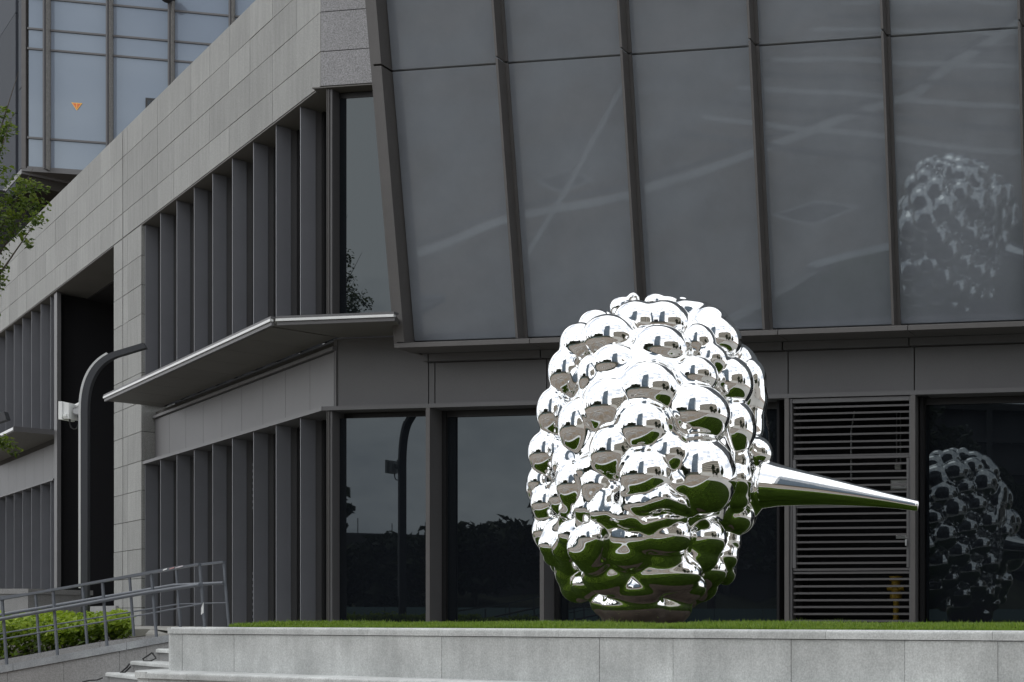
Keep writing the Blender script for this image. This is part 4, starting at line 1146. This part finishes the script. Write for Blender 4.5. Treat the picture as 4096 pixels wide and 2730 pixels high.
    dirn = (n1 - n0) / np.linalg.norm(n1 - n0)
    for k in range(1, 7):
        a = k / 6 * math.pi / 2; pts.append(n1 + dirn * .035 * math.sin(a)); rad.append(.073 - .035 + .035 * math.cos(a))
    pts.append(n1 + dirn * .0352); rad.append(.002)
    o = tube('nose', [Vector(p) for p in pts], rad, M['steel'], th, 48)
    return th
sculpture()

# ================================================================== WHAT THE MIRRORS SHOW: THE PLACE BEHIND THE CAMERA
SX, SY = -5.9, 15.5
def polar(az, d): a = R_(az); return (SX + math.sin(a) * d, SY - math.cos(a) * d)
# tall office tower
c = polar(3.5, 96); f_ = polar(3.5, 78)
a = R_(3.5); FO = Frame(c, (math.cos(a + .35), math.sin(a + .35)), (-math.sin(a + .35), math.cos(a + .35)))
ot = thing('office_tower', (c[0], c[1], 0), 'tall blue glass office tower with a pointed roof reflected in the bubbles', 'building')
FO.box('podium', -19, 19, -19, 19, 0, 9, M['paving_dk'], ot)
FO.box('shaft', -15.5, 15.5, -15.5, 15.5, 9, 98, M['core'], ot)
for k in range(22):
    z0 = 9.4 + k * 4.0
    for (u0, u1, w0, w1) in ((-15.7, 15.7, 15.52, 15.9), (-15.9, -15.52, -15.5, 15.5), (15.52, 15.9, -15.5, 15.5)):
        FO.box('glass_band', u0, u1, w0, w1, z0, z0 + 2.9, M['tower_blue'], ot)
v = [FO.p(-15.5, -15.5, 98), FO.p(15.5, -15.5, 98), FO.p(15.5, 15.5, 98), FO.p(-15.5, 15.5, 98), FO.p(-15.5, -15.5, 100), FO.p(15.5, -15.5, 112), FO.p(15.5, 15.5, 112), FO.p(-15.5, 15.5, 100)]
mesh_obj('roof', v, [(3, 2, 1, 0), (4, 5, 6, 7), (0, 1, 5, 4), (1, 2, 6, 5), (2, 3, 7, 6), (3, 0, 4, 7)], M['tower_blue'], ot)
# arcade building with a grid of deep windows
p0, p1 = polar(27, 58), polar(88, 46)
d_ = Vector((p1[0] - p0[0], p1[1] - p0[1])); ln = d_.length; d_ /= ln
FA = Frame(p0, (d_.x, d_.y), (-d_.y, d_.x)) if (-d_.y * (SX - p0[0]) + d_.x * (SY - p0[1])) > 0 else Frame(p0, (d_.x, d_.y), (d_.y, -d_.x))
ar = thing('arcade_building', (p0[0], p0[1], 0), 'beige block with rows of small square windows reflected in the bubbles', 'building')
FA.box('wall', 0, ln, -16, 0, 7.2, 28, M['stucco'], ar)
FA.box('base_wall', -6, ln + 8, -16, 1.2, 0, 7.0, M['stucco_lt'], ar)
FA.box('roof_edge', -.3, ln + .3, -16, .5, 28, 28.8, M['stucco'], ar)
nc = 15
for r in range(5):
    for k in range(nc):
        u0 = 1.6 + k * (ln - 3) / nc
        wi = FA.box('window', u0, u0 + 1.9, .004, .05, 9.2 + r * 3.8, 11.3 + r * 3.8, M['black'], ar)
        FA.box('sill', u0 - .2, u0 + 2.1, .05, .35, 8.95 + r * 3.8, 9.2 + r * 3.8, M['stucco'], wi)
# low pale hoarding, dark hedge strip and dirt mounds towards the horizon
def strip(name, az0, az1, d, h_, m, label, cat, n=10, th=1.0):
    t_ = thing(name, (*polar((az0 + az1) / 2, d), 0), label, cat)
    for k in range(n):
        a0 = az0 + (az1 - az0) * k / n; a1 = az0 + (az1 - az0) * (k + 1) / n
        q0, q1 = Vector(polar(a0, d)), Vector(polar(a1, d)); e = (q1 - q0).normalized(); nn = Vector((-e.y, e.x))
        F_ = Frame((q0.x, q0.y), (e.x, e.y), (nn.x, nn.y)); F_.box('panel', 0.03, (q1 - q0).length - .03, 0, .3, 0, h_, m, t_)
strip('hoarding', -62, -18, 62, 2.4, M['teal'], 'teal site hoarding on the left horizon of the reflections', 'fence', 14)
# dirt bank behind the hoarding
bv, bf = [], []
for i in range(61):
    az = -120 + 175 * i / 60
    for k, (dd, hh) in enumerate(((70, 0), (80, 3.2), (92, 4.6), (115, 5.2), (150, 0))):
        q = polar(az, dd + 4 * math.sin(i * .9)); bv.append((q[0], q[1], hh * (1 + .25 * math.sin(i * 1.7) + .15 * math.sin(i * 4.1)) if hh else -0.1))
for i in range(60):
    for k in range(4): bf.append((i * 5 + k, i * 5 + k + 1, (i + 1) * 5 + k + 1, (i + 1) * 5 + k))
o = mesh_obj('earth_bank', bv, bf, M['bank'], None, True); o['kind'] = 'structure'
# trees far behind the camera
kinds = ['tall dark tree beyond the plaza seen only in the window reflections', 'dark tree near the beige block seen in the bubble reflections']
def far_tree(x, y, h_, r, label):
    bl = []
    for k in range(11):
        a_ = random.uniform(0, 6.28); q = random.uniform(.15, .7)
        bl.append(((x + math.cos(a_) * r * q, y + math.sin(a_) * r * q, h_ * random.uniform(.38, .92)), (r * random.uniform(.35, .55),) * 2 + (h_ * random.uniform(.10, .17),)))
    tree('tree', (x, y, 0), h_ * .9, bl, label, M['leaf_dark'], 3600, 1.0, h_ * .02, 'trees behind the camera')
for (az, d, h_) in ((-88, 52, 13), (-76, 60, 12), (-64, 66, 12), (-40, 64, 17), (-34, 60, 18), (-28, 66, 19), (-22, 62, 16), (-46, 70, 12)):  # the tall middle group is added to keep the right-hand windows' reflections dark
    q = polar(az, d); far_tree(q[0], q[1], h_, h_ * .34, kinds[0])
for (az, d, h_) in ((66, 30, 14), (78, 33, 12), (95, 30, 13)):
    q = polar(az, d); far_tree(q[0], q[1], h_, h_ * .28, kinds[1])
# tower crane beyond the bank, reflected in the second window
cr_ = polar(-63, 92)
cr = thing('tower_crane', (cr_[0], cr_[1], 0), 'lattice tower crane reflected at the edge of the second ground floor window', 'crane')
def lattice(a, b, s, name, nseg):
    a, b = Vector(a), Vector(b); d = (b - a).normalized(); x = d.cross(Vector((.3, .9, .2))).normalized(); y = d.cross(x)
    v, f = [], []
    def bar(p, q, r=.14):
        dd = (q - p).normalized(); e = dd.cross(Vector((.31, .2, .93))).normalized() * r; g = dd.cross(e).normalized() * r
        b0 = len(v); v.extend([p + e, p + g, p - e, p - g, q + e, q + g, q - e, q - g])
        f.extend([(b0 + k, b0 + (k + 1) % 4, b0 + 4 + (k + 1) % 4, b0 + 4 + k) for k in range(4)])
    cn = [x * s + y * s, x * s - y * s, -x * s - y * s, -x * s + y * s]
    for k in range(4): bar(a + cn[k], b + cn[k])
    for i in range(nseg):
        p, q = a.lerp(b, i / nseg), a.lerp(b, (i + 1) / nseg)
        for k in range(4): bar(p + cn[k], q + cn[(k + 1) % 4], .09); bar(p + cn[k], p + cn[(k + 1) % 4], .09)
    mesh_obj(name, v, f, M['paving_dk'], cr)
lattice((cr_[0], cr_[1], 0), (cr_[0], cr_[1], 26), 1.3, 'mast', 12)
lattice((cr_[0] + 9, cr_[1] + 5, 26.5), (cr_[0] - 30, cr_[1] - 18, 26.5), .9, 'jib', 18)

# unfinished concrete block with scaffolding, mirrored in the ground floor windows
def site_block(c, yaw, wd, h_, label):
    t_ = thing('site_building', (c[0], c[1], 0), label, 'building', 'unfinished blocks behind the camera')
    F_ = Frame(c, (math.cos(yaw), math.sin(yaw)), (-math.sin(yaw), math.cos(yaw)))
    nf = int(h_ // 3.3)
    F_.box('back_wall', -wd / 2, wd / 2, -9, -1.2, 0, h_, M['concrete_dk'], t_)
    for k in range(nf + 1): F_.box('floor_slab', -wd / 2, wd / 2, -1.19, 0, k * 3.3, k * 3.3 + .35, M['concrete_dk'], t_)
    n_ = int(wd // 5)
    for k in range(n_ + 1):
        u = -wd / 2 + .3 + k * (wd - .6) / n_; F_.box('column', u - .3, u + .3, -1.18, -.05, .36, nf * 3.3, M['concrete_dk'], t_)
    for k in range(int(wd // 2.4)):
        u = -wd / 2 + 1 + k * 2.4; F_.box('scaffold_pole', u - .03, u + .03, 1.0, 1.06, 0, h_ + random.uniform(.2, 1.6), M['concrete_dk'], t_)
site_block((-74, -41), math.radians(-44), 40, 8.8, 'low unfinished concrete block with scaffold poles mirrored in the second window')
site_block((-52, -66), math.radians(-25), 58, 24, 'tall dark block added to keep the sky out of the windows beside the louvres')  # unseen block added to darken what the right-hand windows mirror

for (az, d, h_) in ((-60, 74, 8.5), (-56, 70, 7), (-70, 70, 8), (-52, 78, 9.5)):
    q = polar(az, d); far_tree(q[0], q[1], h_, h_ * .5, kinds[0])
site_block((-66, -48), math.radians(-40), 9, 12.5, 'small unfinished stair tower standing by the low concrete block')

# plaza markings that the canted glass mirrors: tree pits, kerb lines, broad shallow steps
def flat(name, pts, m, z_=.008, kind='structure'):
    o = mesh_obj(name, [(p[0], p[1], z_) for p in pts], [tuple(range(len(pts)))], m); o['kind'] = kind
def inset(pts, k):
    cx = sum(p[0] for p in pts) / len(pts); cy = sum(p[1] for p in pts) / len(pts)
    return [(cx + (p[0] - cx) * k, cy + (p[1] - cy) * k) for p in pts]
for dm in ([(-24.6, 9.3), (-23.6, 8.6), (-22.3, 9.2), (-23.1, 9.9)], [(-14.9, 10.6), (-13.7, 9.7), (-12.0, 9.9), (-13.2, 10.9)]):
    flat('path', dm, M['paving_lt'], .008); flat('path', inset(dm, .80), M['paving_dk'], .012)
def band(p, q, wd, m, z_):
    p, q = Vector(p), Vector(q); e = (q - p).normalized(); nn = Vector((-e.y, e.x)) * wd / 2
    flat('path', [p - nn, q - nn, q + nn, p + nn], m, z_)
line = [(-36, 18.5), (-26.4, 13.2), (-23.8, 11.2), (-20.4, 9.8), (-17.3, 7.6), (-12.5, 3.5), (-9, -4)]
for k, (p, q) in enumerate(zip(line[:-1], line[1:])):
    band(p, q, .5, M['paving_lt2'], .016); band((p[0] - .3, p[1] - .5), (q[0] - .3, q[1] - .5), .30, M['paving_dk'], .012)
for k in range(11):
    band((-20.5 + k * .25, 6.5 - k * 1.0), (-7.5 + k * .4, 8.2 - k * 1.25), .30, M['paving_lt2'] if k % 2 else M['paving_dk'], .020)
band((-22, 13.5), (-25, 2), .22, M['paving_lt2'], .024)
